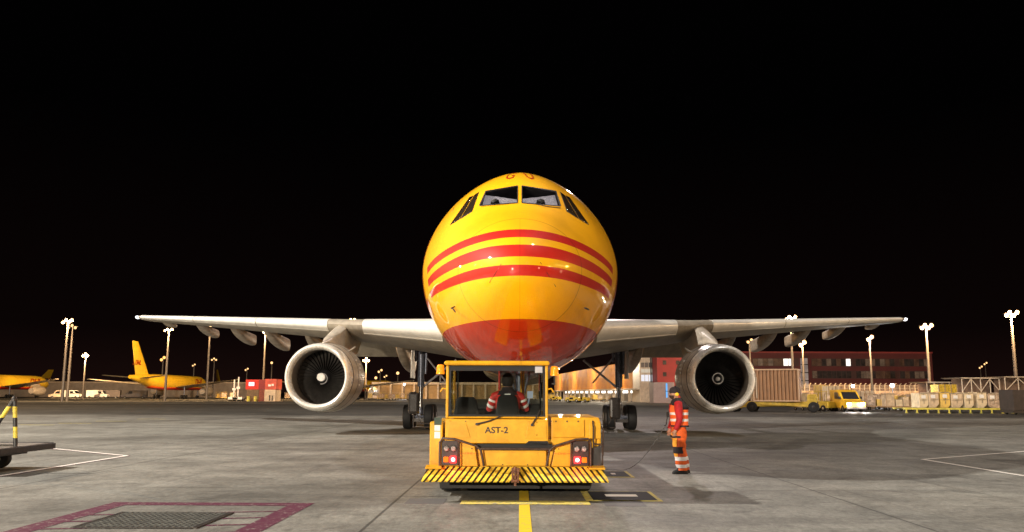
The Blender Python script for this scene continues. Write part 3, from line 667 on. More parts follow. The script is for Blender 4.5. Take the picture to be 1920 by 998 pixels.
# tail
for sg in (-1, 1):
    rr = []
    for x, le, ch, z, th in ((.3, 44.5, 5.2, 6.3, .5), (8.1, 49.3, 2.2, 6.95, .2)):
        rr.append([Vector((sg * x, le + u * ch, z + v * th)) for u, v in AF])
    MB().loft(rr).build('tailplane', WINGM, AC, smooth=True)
rr = []
for z, le, ch, th in ((7.5, 42.0, 7.0, .7), (16.5, 49.5, 3.2, .3)): rr.append([Vector((v * th, le + u * ch, z)) for u, v in AF])
MB().loft(rr).build('tail_fin', YEL, AC, smooth=True)

# ================================================================== TUG
TX, TY = -.07, 14.0
T = thing('pushback_tug', 'yellow aircraft tug with glazed cab and striped rear bumper under the nose', 'tug', (TX, TY, 0))
body = MB()
body.prism([(-1.39, .36), (1.39, .36), (1.39, 1.22), (1.36, 1.30), (.58, 1.30), (.58, .92), (-1.18, .92), (-1.18, 1.22), (-1.39, 1.22)], .12, 2.2)
body.box(-1.39, -.62, 2.2, 8.2, .32, 1.05).box(.62, 1.39, 2.2, 8.2, .32, 1.05).box(-.62, .62, 2.2, 5.6, .32, .95)
body.build('body', TUGY, T, bevel=.018)
# lower rear panels, slightly different planes
MB().prism([(-1.20, .52), (-.60, .52), (-.66, .88), (-.95, .93), (-1.20, .95)], .035, .118).build('rear_panel', TUGY, T, bevel=.008)
MB().prism([(1.20, .52), (.58, .52), (.66, .88), (.95, .93), (1.20, .95)], .035, .118).build('rear_panel', TUGY, T, bevel=.008)
MB().box(-.52, .50, .02, .118, .53, .785).build('rear_panel', TUGY, T, bevel=.008)
MB().prism([(-1.13, .885), (.53, .885), (.53, 1.27), (-1.13, 1.27)], -.0, .118).build('cab_lower_panel', TUGY, T, bevel=.012)
MB().prism([(-1.10, .97), (-.72, .97), (-.80, 1.23), (-1.06, 1.25)], -.012, -.001).build('access_cover', TUGY, T, bevel=.004)
MB().prism([(.16, .97), (.50, .97), (.50, 1.23), (.22, 1.23)], -.012, -.001).build('access_cover', TUGY, T, bevel=.004)
MB().box(.60, 1.12, .085, .119, .98, 1.26).build('access_cover', TUGY, T, bevel=.006)
MB().box(1.20, 1.385, .07, .119, .96, 1.20).build('access_cover', TUGY, T, bevel=.006)
for x in (.66, .84, 1.02):
    MB().lathe([(0, .0), (0, .013), (.012, .011), (.014, 0)], (x, .07, 1.235), 'Y', 10).build('bolt', DARK, T)
bo = MB()
for x, z in ((-1.05, 1.235), (-.8, 1.235), (.35, 1.22), (.35, 1.02), (-.48, .79), (0, .80), (.46, .79), (-.2, .55), (.2, .55), (-.92, .55), (.90, .55), (.58, 1.24), (-.70, .80), (.70, .80)):
    bo.lathe([(0, .0), (0, .010), (.010, .009)], (x, (-.012 if z > .96 else .010 if abs(x) < .5 else .022), z), 'Y', 8)
split(bo.build('bolt', DARK, T))
# dark gap band
MB().box(-.62, .60, .03, .115, .79, .875).build('shadow_gap', BLACK, T)
MB().prism([(.15, .87), (.55, .87), (.52, .925), (.22, .925)], -.03, .05).tube([(.2, -.04, .90), (.5, -.04, .885)], .012, 6).build('tow_eye', BLACK, T)
# tubular light guards
for sg in (-1, 1):
    MB().tube([(sg * 1.21, -.02, .53), (sg * 1.21, -.03, .90), (sg * 1.17, -.03, .965), (sg * .98, -.05, .955), (sg * .62, -.05, .845), (sg * .55, -.05, .78), (sg * .50, -.03, .53)], .019, 10).build('light_guard', BROWN, T, smooth=True)
    MB().tube([(sg * .90, -.03, .94), (sg * .89, -.03, .53)], .014, 8).build('light_guard', BROWN, T, smooth=True)
MB().tube([(-.56, -.05, .80), (.56, -.05, .80)], .020, 10).build('light_guard', BROWN, T, smooth=True)
# tail light clusters
for sg in (-1, 1):
    h_ = MB().box(sg * 1.05 - .135, sg * 1.05 + .135, -.005, .034, .535, .93).build('tail_light', mat('light_housing', (.03, .016, .014), .4, var=.2, vs=20), T, bevel=.01)
    for q in (-1, 1):
        MB().lathe([(-.03, 0), (-.028, .030), (-.012, .043), (.0, .046)], (sg * 1.05 + q * .058, -.005, .80), 'Y', 20).build('reversing_lamp', mat('lamp_clear', (.55, .50, .48), .15, metal=.5, var=.3, vs=40), h_, smooth=True)
        MB().lathe([(-.004, .047), (-.016, .050), (-.016, .054), (0, .056)], (sg * 1.05 + q * .058, -.005, .80), 'Y', 20).build('lamp_ring', DARK, h_, smooth=True)
    MB().box(sg * (1.05 + .06) - .042, sg * (1.05 + .06) + .042, -.028, -.004, .585, .675).build('indicator_lens', mat('amber_lens', (.75, .20, .01), .2, var=.05, emit=(1, .2, .01), es=.15), h_, bevel=.012)
    MB().box(sg * (1.05 - .055) - .052, sg * (1.05 - .055) + .052, -.030, -.004, .575, .685).build('brake_lens', glow('brake_light_glow', (1, .012, .016), 5), h_, bevel=.012)
    MB().lathe([(-.010, 0), (-.008, .022), (0, .028)], (sg * (1.05 - .055), -.030, .63), 'Y', 14).build('bulb', glow('bulb_glow', (1, .55, .5), 16), h_)
    l = lamp('brake_light_spill', (sg * (1.05 - .055), -.16, .63), 2.2, (1, .05, .05), .05, T)
# sloped bumper with chevrons
def hazard_mat():
    m = bpy.data.materials.new('hazard_stripes'); m.use_nodes = True; n = m.node_tree; L = n.links.new; b = n.nodes['Principled BSDF']; t = n.nodes.new('ShaderNodeTexCoord'); s = n.nodes.new('ShaderNodeSeparateXYZ'); L(t.outputs['Object'], s.inputs[0])
    def M(op, a, b_=0):
        x = n.nodes.new('ShaderNodeMath'); x.operation = op
        for i, q in enumerate((a, b_)):
            if isinstance(q, (int, float)): x.inputs[i].default_value = q
            else: L(q, x.inputs[i])
        return x.outputs[0]
    ax = M('ABSOLUTE', s.outputs['X']); v = M('ADD', ax, M('MULTIPLY', s.outputs['Z'], .78)); q = M('FRACT', M('DIVIDE', v, .097)); k = M('LESS_THAN', q, .40)
    ns = n.nodes.new('ShaderNodeTexNoise'); ns.inputs['Scale'].default_value = 12; ns.inputs['Detail'].default_value = 8; L(t.outputs['Object'], ns.inputs[0])
    r = n.nodes.new('ShaderNodeValToRGB'); r.color_ramp.elements[0].position = .34; r.color_ramp.elements[0].color = (.42, .22, .02, 1); r.color_ramp.elements[1].position = .5; r.color_ramp.elements[1].color = (.85, .60, .06, 1); L(ns.outputs[0], r.inputs[0])
    mx = n.nodes.new('ShaderNodeMix'); mx.data_type = 'RGBA'; L(k, mx.inputs[0]); L(r.outputs[0], mx.inputs[6]); mx.inputs[7].default_value = (.018, .012, .010, 1); L(mx.outputs[2], b.inputs['Base Color']); b.inputs['Roughness'].default_value = .4
    return m
HZ = hazard_mat()
MB().add([(-1.40, .02, .515), (1.40, .02, .515), (1.47, -.27, .325), (-1.47, -.27, .325), (-1.40, .05, .50), (1.40, .05, .50), (1.47, -.25, .30), (-1.47, -.25, .30)],
         [(0, 1, 2, 3), (4, 7, 6, 5), (0, 4, 5, 1), (3, 2, 6, 7), (0, 3, 7, 4), (1, 5, 6, 2)]).build('bumper', HZ, T)
MB().box(-1.3, 1.3, -.18, .12, .30, .36).build('bumper_beam', BLACK, T)
for sg in (-1, 1): MB().box(sg * 1.30 - .13, sg * 1.30 + .13, -.14, .04, .50, .53, rot=Matrix.Rotation(R(8), 3, 'X')).build('step_plate', TUGY, T, bevel=.006)
RUST = mat('rusty_steel', (.16, .065, .035), .75, metal=.2, var=.4, vs=18, bump=.4)
MB().box(-.06, .07, -.31, -.02, .46, .51).box(-.055, -.02, -.33, -.24, .30, .46).box(.03, .065, -.33, -.24, .30, .46).tube([(.005, -.30, .54), (.005, -.30, .25)], .020, 10).tube([(-.03, -.32, .33), (.04, -.32, .33)], .024, 8).build('tow_hitch', RUST, T, bevel=.008)
# cab
C0, C1, D0, D1, ZB, ZT = -1.13, .53, .02, 1.55, 1.28, 2.13
cab = MB()
for x in (C0, C1 - .045):
    for y in (D0, D1 - .07): cab.box(x, x + .045, y, y + .07, ZB, ZT)
cab.box(C0 + .045, C1 - .045, D0, D0 + .06, ZB, ZB + .03).box(C0 + .045, C1 - .045, D1 - .06, D1, ZB - .1, ZB + .10)
for x in (C0 + .003, C1 - .043): cab.box(x, x + .04, D0 + .07, D1 - .07, ZB, ZB + .045)
cabo = cab.build('cab_frame', TUGY, T, bevel=.014)
rf = MB().box(C0 - .03, C1 + .03, D0 - .08, D1 + .06, ZT, ZT + .075).build('roof', TUGY, cabo, bevel=.036)
s_ = MB()
xa, xb, za, zb = C0 + .046, C1 - .046, ZB + .031, ZT - .001
s_.box(xa, xa + .035, D0 + .01, D0 + .045, za, zb).box(xb - .035, xb, D0 + .01, D0 + .045, za, zb).box(xa + .035, xb - .035, D0 + .01, D0 + .045, za, za + .03).box(xa + .035, xb - .035, D0 + .01, D0 + .045, zb - .085, zb)
s_.box(C0 + .001, C0 + .03, D0 + .071, D1 - .071, ZB, ZB + .06).box(C0 + .075, C0 + .10, D1 - .05, D1 - .01, ZB, ZT).box(C1 - .10, C1 - .075, D1 - .05, D1 - .01, ZB, ZT)
split(s_.build('window_seal', BLACK, cabo))
MB().box(xa, xb, D0 + .022, D0 + .028, za, zb).build('rear_window', GLS, cabo)
MB().box(C0 + .046, C1 - .046, D1 - .035, D1 - .030, ZB + .10, ZT).build('front_window', GLS, cabo)
MB().box(C0 + .03, C0 + .036, D0 + .071, D1 - .071, ZB, ZT).build('side_window', GLS, cabo)
MB().box(C1 - .036, C1 - .03, D0 + .071, D1 - .071, ZB, ZT).build('side_window', GLS, cabo)
MB().box(.32, .44, D0 + .005, D0 + .0095, ZT - .115, ZT - .015).build('sticker', mat('grey_sticker', (.42, .42, .46), .5, var=.08), cabo)
# handles on the cab sides
for sg, x in ((-1, C0 - .035), (1, C1 + .035)):
    MB().tube([(x + .03 * -sg, .05, 1.75), (x + sg * .02, .05, 1.76), (x + sg * .06, .05, 1.70)], .014, 6).build('bracket', TUGY, cabo)
DASH = mat('cab_interior', (.008, .007, .007), .85, var=.2, vs=8)
fl = MB().box(C0 + .05, C1 - .05, .14, D1 - .08, .925, .95).box(C0 + .08, C1 - .08, D1 - .32, D1 - .09, .95, 1.42).box(.20, .42, .9, 1.3, .95, 1.5); fl.build('dashboard', DASH, cabo, bevel=.02)
MB().tube([(.20, .9, 1.42), (.24, .85, 1.62)], .012, 6).box(.20, .30, .83, .86, 1.60, 1.72).build('control_screen', mat('screen_grey', (.25, .27, .32), .3, var=.05, emit=(.6, .7, .9), es=.25), cabo)
MB().tube([(.10, D1 - .04, 1.35), (.10, D1 - .04, 2.12)], .018, 6).tube([(.14, D1 - .05, 1.35), (.14, D1 - .05, 2.12)], .012, 6).build('window_bar', TUGY, cabo)
def seat(px, parent, hgt, wd):
    s = bpy.data.objects.new('seat', None); col.objects.link(s); s.parent = parent; s.location = (px, .62, 0)
    MB().box(-wd / 2, wd / 2, .05, .52, 1.12, 1.24).build('cushion', DASH, s, bevel=.04)
    rr = [ell(0, 0, z, wx, .06, 20, 3.2) for z, wx in ((1.2, wd / 2), (1.35, wd / 2), (hgt - .15, wd * .46), (hgt - .05, wd * .40), (hgt, wd * .28))]
    MB().loft(rr).build('backrest', DASH, s, smooth=True)
    MB().tube([(0, .25, .94), (0, .25, 1.12)], .06, 10).build('pedestal', DASH, s)
seat(-.135, cabo, 1.66, .40); seat(-.83, cabo, 1.62, .42)
# wipers and writing
for a_, b2, c2 in (((-.62, -.03, 1.19), (-.42, -.04, 1.24), (-.22, -.02, 1.32)), ((.27, -.03, 1.18), (.33, -.04, 1.28), (.40, -.02, 1.42))):
    MB().tube([a_, b2, c2], [.016, .011, .008], 8).lathe([(-.03, 0), (-.03, .022), (.03, .022), (.03, 0)], a_, 'Y', 12).build('wiper', DARK, T, smooth=True)
LET = mat('letter_black', (.02, .012, .008), .5, var=0)
text_part('fleet_code', 'AST-2', .14, LET, T, (-.30, -.004, 1.09), (1.05, 0, 0), (0, 0, 1), bold=.003)
for sg in (-1, 1): text_part('company_lettering', '-SHARE-' if False else 'DHL', .045, REDL, T, (sg * .75, .031, .725), (1.6, 0, 0), (0, 0, 1), shear=.3)
for sg in (-1, 1): MB().box(sg * .75 - .13, sg * .75 - .07, .030, .034, .722, .728).box(sg * .75 + .07, sg * .75 + .13, .030, .034, .722, .728).build('stripe', REDL, T)
MB().box(-1.315, -1.22, .112, .118, .955, 1.06).box(-1.315, -1.22, .112, .118, 1.075, 1.165).build('sticker', mat('white_sticker', (.75, .74, .76), .5, var=.08, vs=20), T)
MB().box(-1.32, -1.20, .110, .117, 1.17, 1.29).build('vent', mat('dark_green', (.03, .06, .045), .6, var=.2), T)
# beacons
for x, z in ((C0 - .10, 2.02), (C1 + .11, 2.0)):
    MB().tube([(x, .10, z - .18), (x, .10, z - .03)], .014, 6).box(min(x, x * .93), max(x, x * .93), .09, .11, z - .17, z - .15).build('beacon_bracket', DARK, T)
    MB().lathe([(-.03, .0), (-.03, .068), (.0, .070), (.02, .062), (.025, .062), (.055, .064), (.058, .06), (.062, .064), (.09, .062), (.12, .05), (.13, 0)], (x, .10, z), 'Z', 24).build('beacon', mat('amber_beacon', (.85, .26, .01), .15, var=.1, vs=30, coat=.6, emit=(1, .28, .01), es=.45), T, smooth=True)
# mirrors
for x, z, xs in ((-1.70, 1.52, -1.39), (1.66, 1.44, 1.39)):
    mo = MB().box(x - .09, x + .09, .38, .48, z - .18, z + .18).build('mirror', mat('mirror_housing', (.012, .009, .008), .25, var=.15), T, bevel=.04)
    MB().tube([(xs, .5, 1.12), (x, .45, 1.12), (x, .44, z - .17)], .014, 6).tube([(xs, .5, 1.18), (xs + (x - xs) * .6, .47, 1.18), (x, .44, z - .05)], .010, 6).build('mirror_arm', DARK, mo, smooth=True)
# hand rails on the right
MB().tube([(1.26, .06, .56), (1.26, .0, 1.15), (1.26, .10, 1.24)], .014, 6).tube([(1.40, .06, .50), (1.42, .0, 1.10), (1.38, .2, 1.18)], .014, 6).tube([(1.26, .0, .88), (1.41, .0, .88)], .012, 6).build('handrail', BROWN, T, smooth=True)
MB().prism([(1.21, .53), (1.38, .53), (1.38, .86), (1.21, .80)], .03, .118).build('step_recess', DARK, T)
for x in (-1.12, 1.12):
    for y in (1.3, 5.8): wheel_part(T, x, y, .46, .46, .38, 'wheel', TUGY)
MB().box(-1.25, 1.25, .55, 8, .12, .36).build('chassis', BLACK, T)  # low black skirt, added to block light under the tug

# ================================================================== PEOPLE
def skin_fig(name, J, E, parent, m, root, lv=2):
    ks = list(J); me = bpy.data.meshes.new(name); me.from_pydata([J[k][0] for k in ks], [(ks.index(a), ks.index(b2)) for a, b2 in E], [])
    o = bpy.data.objects.new(name, me); col.objects.link(o); sk = o.modifiers.new('skin', 'SKIN'); sk.use_smooth_shade = True
    for i, k in enumerate(ks):
        r_ = J[k][1]; v = me.skin_vertices[0].data[i]; v.radius = (r_, r_) if not isinstance(r_, tuple) else r_; v.use_root = (k == root)
    ss = o.modifiers.new('sub', 'SUBSURF'); ss.levels = lv; ss.render_levels = lv
    bpy.context.view_layer.update(); m2 = bpy.data.meshes.new_from_object(o.evaluated_get(bpy.context.evaluated_depsgraph_get()))
    o.modifiers.clear(); o.data = m2; m2.materials.clear(); m2.materials.append(m); m2.polygons.foreach_set('use_smooth', [True] * len(m2.polygons)); o.parent = parent; return o
HV = mat('hi_vis_orange', (.95, .13, .02), .7, var=.14, vs=9, bump=.25, emit=(1, .12, .01), es=.05)
HVT = mat('hi_vis_trousers', (.66, .105, .010), .7, var=.28, vs=7, bump=.8, vcol=(.42, .05, .01))
HVY = mat('hi_vis_amber', (.95, .36, .02), .7, var=.15, vs=8)
REFL = mat('reflective_tape', (.82, .80, .80), .35, var=.06, vs=20)
REDS = mat('red_sleeve', (.42, .008, .014), .75, var=.2, vs=9, bump=.3)
NAVY = mat('dark_hood', (.022, .016, .020), .85, var=.3, vs=10, bump=.4)
fp = G(1275, 888)
PR = thing('person', 'ground handler standing beside the tug in orange high visibility clothes, cap and yellow ear defenders', 'person', (fp.x, fp.y, 0), R(4))
PR.scale = (1.10, 1.08, 1.0)
# facing -X; near side is -Y
J = {'pelvis': ((.0, 0, .99), .125), 'belly': ((-.01, 0, 1.14), .12), 'chest': ((-.02, 0, 1.34), .135), 'neck0': ((-.03, 0, 1.50), .065), 'neck': ((-.045, 0, 1.57), .055), 'jaw': ((-.075, 0, 1.63), .075), 'skull': ((-.065, 0, 1.72), .092), 'crown': ((-.06, 0, 1.78), .065), 'nose': ((-.175, 0, 1.675), .016)}
E = [('pelvis', 'belly'), ('belly', 'chest'), ('chest', 'neck0'), ('neck0', 'neck'), ('neck', 'jaw'), ('jaw', 'skull'), ('skull', 'crown'), ('skull', 'nose')]
for q, sg in (('l', -1), ('r', 1)):
    kx = -.03 if sg < 0 else .04; ax = .02 if sg < 0 else .12
    J.update({'hip' + q: ((0, sg * .09, .93), .095), 'knee' + q: ((kx, sg * .10, .50), .062), 'ankle' + q: ((ax, sg * .11, .10), .036), 'toe' + q: ((ax - .15, sg * .115, .035), .022),
              'sh' + q: ((-.05, sg * .19, 1.44), .060), 'el' + q: ((-.045, sg * .25, 1.16), .042), 'wr' + q: ((-.115, sg * .235, .94), .030), 'palm' + q: ((-.135, sg * .225, .875), .034)})
    E += [('pelvis', 'hip' + q), ('hip' + q, 'knee' + q), ('knee' + q, 'ankle' + q), ('ankle' + q, 'toe' + q), ('chest', 'sh' + q), ('sh' + q, 'el' + q), ('el' + q, 'wr' + q), ('wr' + q, 'palm' + q)]
    for i, (dx, ln) in enumerate(((-.030, .055), (-.010, .062), (.010, .058), (.028, .045))):
        J['f%d' % i + q] = ((-.14 + dx, sg * .222, .83), .0095); J['g%d' % i + q] = ((-.150 + dx * 1.1, sg * .205, .83 - ln * .75), .008); E += [('palm' + q, 'f%d' % i + q), ('f%d' % i + q, 'g%d' % i + q)]
    J['t0' + q] = ((-.175, sg * .205, .88), .011); J['t1' + q] = ((-.195, sg * .19, .845), .009); E += [('palm' + q, 't0' + q), ('t0' + q, 't1' + q)]
skin_fig('body', J, E, PR, SKIN, 'pelvis')
tr = MB()
tr.loft([ell(-.005, 0, z, rx, ry, 24, 2.3) for z, rx, ry in ((.80, .12, .17), (.90, .135, .185), (1.0, .135, .18), (1.08, .13, .175))])
LEG = {}
for q, sg in (('l', -1), ('r', 1)):
    kx = -.03 if sg < 0 else .04; ax = .02 if sg < 0 else .12
    LEG[sg] = [(.93, 0, .125, .105), (.80, -.005 + kx * .3, .142, .115), (.65, kx * .8, .122, .105), (.58, kx * .9, .128, .106), (.52, kx, .112, .098), (.45, kx + .01, .118, .098), (.34, (kx + ax) / 2, .108, .095), (.22, ax - .02, .112, .095), (.11, ax, .092, .082), (.075, ax - .005, .10, .088)]
    tr.loft([ell(cx, sg * .105, z, rx, ry, 20) for z, cx, rx, ry in LEG[sg]])
tro = tr.build('trousers', HVT, PR, smooth=True)
def leg_at(sg, z):
    L_ = LEG[sg][::-1]; zs = [l[0] for l in L_]; return [float(np.interp(z, zs, [l[i] for l in L_])) for i in (1, 2, 3)]
for sg in (-1, 1):
    for z0, z1 in ((.28, .36), (.13, .20)):
        MB().loft([ell(leg_at(sg, z)[0], sg * .105, z, leg_at(sg, z)[1] + .005, leg_at(sg, z)[2] + .005, 20) for z in (z0, (z0 + z1) / 2, z1)], caps=False).build('reflective_band', REFL, tro, smooth=True)
    # knee patch: front three quarters of a ring
    for nm, m_, z0, z1, a0, a1, off in (('knee_patch', NAVY, .43, .57, 85, 290 if sg < 0 else 275, .008), ('amber_panel', HVY, .36, .86, 150, 235, .005), ('thigh_pocket', NAVY, .755, .80, 170, 265, .016)):
        ring = []
        for z in np.linspace(z0, z1, 7):
            cx, rx, ry = leg_at(sg, z); ring.append([Vector((cx + (rx + off) * math.cos(R(a)), sg * .105 + (ry + off) * math.sin(R(a)), z)) for a in np.linspace(a0, a1, 12)])
        MB().loft(ring, caps=False, closed=False).build(nm, m_, tro, smooth=True)
    ax = .02 if sg < 0 else .12
    MB().loft([ell(ax - .045, sg * .11, 0, .155, .055, 20, 2.4), ell(ax - .045, sg * .11, .03, .158, .056, 20, 2.4), ell(ax - .045, sg * .11, .06, .145, .05, 20), ell(ax - .01, sg * .11, .10, .095, .048, 20), ell(ax, sg * .11, .20, .075, .06, 20)]).build('boot', BLACK, PR, smooth=True)
TOR = [(.985, .02, .165, .195), (1.06, .015, .165, .192), (1.2, .010, .170, .19), (1.33, .01, .175, .205), (1.42, .0, .155, .205), (1.48, -.022, .115, .17), (1.52, -.03, .085, .11)]
def tor_at(z): zs = [t_[0] for t_ in TOR]; return [float(np.interp(z, zs, [t_[i] for t_ in TOR])) for i in (1, 2, 3)]
vest = MB().loft([ell(cx, 0, z, rx, ry, 28, 2.2) for z, cx, rx, ry in TOR]).build('vest', HV, PR, smooth=True)
for z0, z1 in ((1.10, 1.155), (1.235, 1.29)):
    MB().loft([ell(tor_at(z)[0], 0, z, tor_at(z)[1] + .006, tor_at(z)[2] + .006, 28, 2.2) for z in (z0, (z0 + z1) / 2, z1)], caps=False).build('reflective_band', REFL, vest, smooth=True)
MB().loft([ell(tor_at(z)[0], 0, z, tor_at(z)[1] + .008, tor_at(z)[2] + .008, 28, 2.2) for z in (.985, 1.02)], caps=False).build('belt', NAVY, PR, smooth=True)
for sg in (-1, 1):
    MB().tube([(-.03, sg * .14, 1.47), (-.05, sg * .205, 1.42), (-.055, sg * .235, 1.33), (-.045, sg * .255, 1.17), (-.06, sg * .262, 1.10), (-.10, sg * .25, 1.0), (-.13, sg * .238, .93)], [.085, .083, .078, .066, .062, .052, .045], 16).build('sleeve', REDS, PR, smooth=True)
MB().loft([ell(cx, 0, z, rx, ry, 24, 2.1) for z, cx, rx, ry in ((1.35, .045, .150, .20), (1.40, .03, .168, .25), (1.46, .0, .150, .235), (1.52, -.010, .130, .175), (1.56, -.02, .100, .110), (1.60, -.01, .085, .085), (1.585, -.01, .07, .07))]).build('hood', NAVY, PR, smooth=True)
MB().loft([ell(-.060, 0, z, rx, ry, 24) for z, rx, ry in ((1.70, .108, .085), (1.75, .112, .088), (1.80, .098, .080), (1.83, .06, .05), (1.838, .01, .01))]).build('cap', NAVY, PR, smooth=True)
MB().loft([ell(-.185, 0, 1.735, .065, .060, 20), ell(-.185, 0, 1.745, .062, .056, 20)]).build('cap_peak', NAVY, PR, smooth=True)
MB().loft([ell(-.105, 0, z, rx, ry, 20) for z, rx, ry in ((1.575, .03, .035), (1.60, .062, .056), (1.635, .072, .064), (1.652, .068, .066))]).build('beard', mat('beard_brown', (.04, .02, .012), .9, var=.2), PR, smooth=True)
for sg in (-1, 1):
    MB().lathe([(sg * -.02, 0), (sg * -.02, .034), (sg * .018, .036), (sg * .028, .020), (sg * .030, 0)], (0, 0, 0), 'Y', 16).build('ear_defender', mat('ear_yellow', (.95, .55, .02), .4, var=.05, emit=(1, .6, .02), es=.1), PR, smooth=True, loc=(-.050, sg * .098, 1.675))
    o = MB().lathe([(0, .0), (0, .010), (.006, .008)], n=10).build('eye', BLACK, PR, loc=(-.150, sg * .034 - .003, 1.693))
MB().tube([(-.05, -.098, 1.69), (-.05, -.098, 1.78), (-.055, -.05, 1.845), (-.055, .05, 1.845), (-.05, .098, 1.78), (-.05, .098, 1.69)], .009, 6).build('headband', BLACK, PR, smooth=True)
rd = MB().box(-.235, -.195, -.03, .02, 1.18, 1.30).tube([(-.225, -.01, 1.18), (-.26, -.01, 1.02), (-.29, 0, 1.0)], .010, 6).build('talk_switch', BLACK, PR, bevel=.008)
ca = Vector((fp.x - .26, fp.y, 1.05)); pts = []
ce = Vector((2.0, 19.5, .06))
for i in range(25):
    u = i / 24; p = ca.lerp(ce, u); p.z = max(.012, (1.05 - .9 * math.sin(min(u * 1.25, 1) * math.pi / 2) ** 1.0 * 1.15)) ; pts.append(p)
pts += [Vector((1.6, 20.6, .012)), Vector((.9, 22.5, .012)), Vector((.3, 23.4, .012))]
tag(MB().tube(pts, .006, 6).build('headset_cable', mat('cable_grey', (.10, .10, .10), .6, var=0)), 'thin dark headset cable hanging from the ground handler to the apron', 'cable')
# driver
DR = thing('person', 'driver seated inside the tug cab seen from behind in red and white striped vest', 'person', (TX - .135, TY + .78, 0), 0)
J = {'pelvis': ((0, .02, 1.30), .13), 'belly': ((0, 0, 1.42), .12), 'chest': ((0, 0, 1.58), .13), 'neck0': ((0, .02, 1.72), .06), 'neck': ((0, .03, 1.76), .055), 'jaw': ((0, .05, 1.83), .068), 'skull': ((0, .03, 1.90), .088), 'crown': ((0, .03, 1.96), .06), 'nose': ((.0, .14, 1.87), .015)}
E = [('pelvis', 'belly'), ('belly', 'chest'), ('chest', 'neck0'), ('neck0', 'neck'), ('neck', 'jaw'), ('jaw', 'skull'), ('skull', 'crown'), ('skull', 'nose')]
for q, sg in (('l', -1), ('r', 1)):
    J.update({'hip' + q: ((sg * .1, .05, 1.27), .095), 'knee' + q: ((sg * .14, .48, 1.30), .065), 'ankle' + q: ((sg * .13, .55, 1.0), .045), 'toe' + q: ((sg * .13, .70, .975), .03),
              'sh' + q: ((sg * .19, 0, 1.66), .06), 'el' + q: ((sg * .30, .08, 1.42), .045), 'wr' + q: ((sg * .20, .32, 1.48), .032), 'palm' + q: ((sg * .17, .38, 1.50), .034)})
    E += [('pelvis', 'hip' + q), ('hip' + q, 'knee' + q), ('knee' + q, 'ankle' + q), ('ankle' + q, 'toe' + q), ('chest', 'sh' + q), ('sh' + q, 'el' + q), ('el' + q, 'wr' + q), ('wr' + q, 'palm' + q)]
    for i, dx in enumerate((-.03, -.01, .01, .03)):
        J['f%d' % i + q] = ((sg * .16 + dx * .9, .43, 1.51), .0095); J['g%d' % i + q] = ((sg * .15 + dx * .9, .45, 1.475), .008); E += [('palm' + q, 'f%d' % i + q), ('f%d' % i + q, 'g%d' % i + q)]
    J['t0' + q] = ((sg * .12, .38, 1.50), .011); J['t1' + q] = ((sg * .10, .41, 1.485), .009); E += [('palm' + q, 't0' + q), ('t0' + q, 't1' + q)]
skin_fig('body', J, E, DR, SKIN, 'pelvis')
MB().loft([ell(0, 0, z, rx, ry, 24, 2.2) for z, rx, ry in ((1.25, .19, .14), (1.4, .20, .145), (1.56, .225, .15), (1.64, .215, .135), (1.70, .15, .10), (1.74, .085, .08))]).build('vest', mat('red_vest', (.55, .03, .025), .6, var=.2, vs=8), DR, smooth=True)
MB().loft([ell(0, .01, z, rx, ry, 24, 2.2) for z, rx, ry in ((1.655, .215, .138), (1.69, .19, .125), (1.74, .11, .10), (1.79, .085, .09), (1.78, .06, .07))]).build('hood', NAVY, DR, smooth=True)
for sg in (-1, 1):
    MB().tube([(sg * .14, 0, 1.66), (sg * .22, .0, 1.63), (sg * .265, .02, 1.54), (sg * .31, .08, 1.42), (sg * .27, .2, 1.44), (sg * .21, .31, 1.48)], [.075, .075, .068, .058, .052, .042], 14).build('sleeve', mat('red_vest', (0, 0, 0)), DR, smooth=True)
    for (a_, b2, r0) in (((sg * .245, .01, 1.575), (sg * .258, .015, 1.54), .076), ((sg * .275, .035, 1.50), (sg * .295, .055, 1.46), .070)):
        MB().tube([a_, b2], r0, 14, caps=False).build('reflective_band', REFL, DR, smooth=True)
MB().box(-.05, .05, -.137, -.131, 1.655, 1.675).build('reflective_tab', REFL, DR)
MB().loft([ell(0, .02, z, rx, ry, 24) for z, rx, ry in ((1.80, .07, .07), (1.85, .094, .10), (1.92, .104, .112), (1.98, .092, .10), (2.02, .05, .06), (2.03, .01, .01))]).build('hair', mat('dark_hair', (.015, .010, .009), .8, var=.3, vs=20, bump=.5), DR, smooth=True)
MB().tube([(sg_x * .115, .26, 1.26 + 0) for sg_x in (-1, 1)], .085, 12).tube([(-.11, .02, 1.27), (-.14, .46, 1.30), (-.13, .54, 1.02)], [.10, .078, .06], 14).tube([(.11, .02, 1.27), (.14, .46, 1.30), (.13, .54, 1.02)], [.10, .078, .06], 14).build('trousers', NAVY, DR, smooth=True)

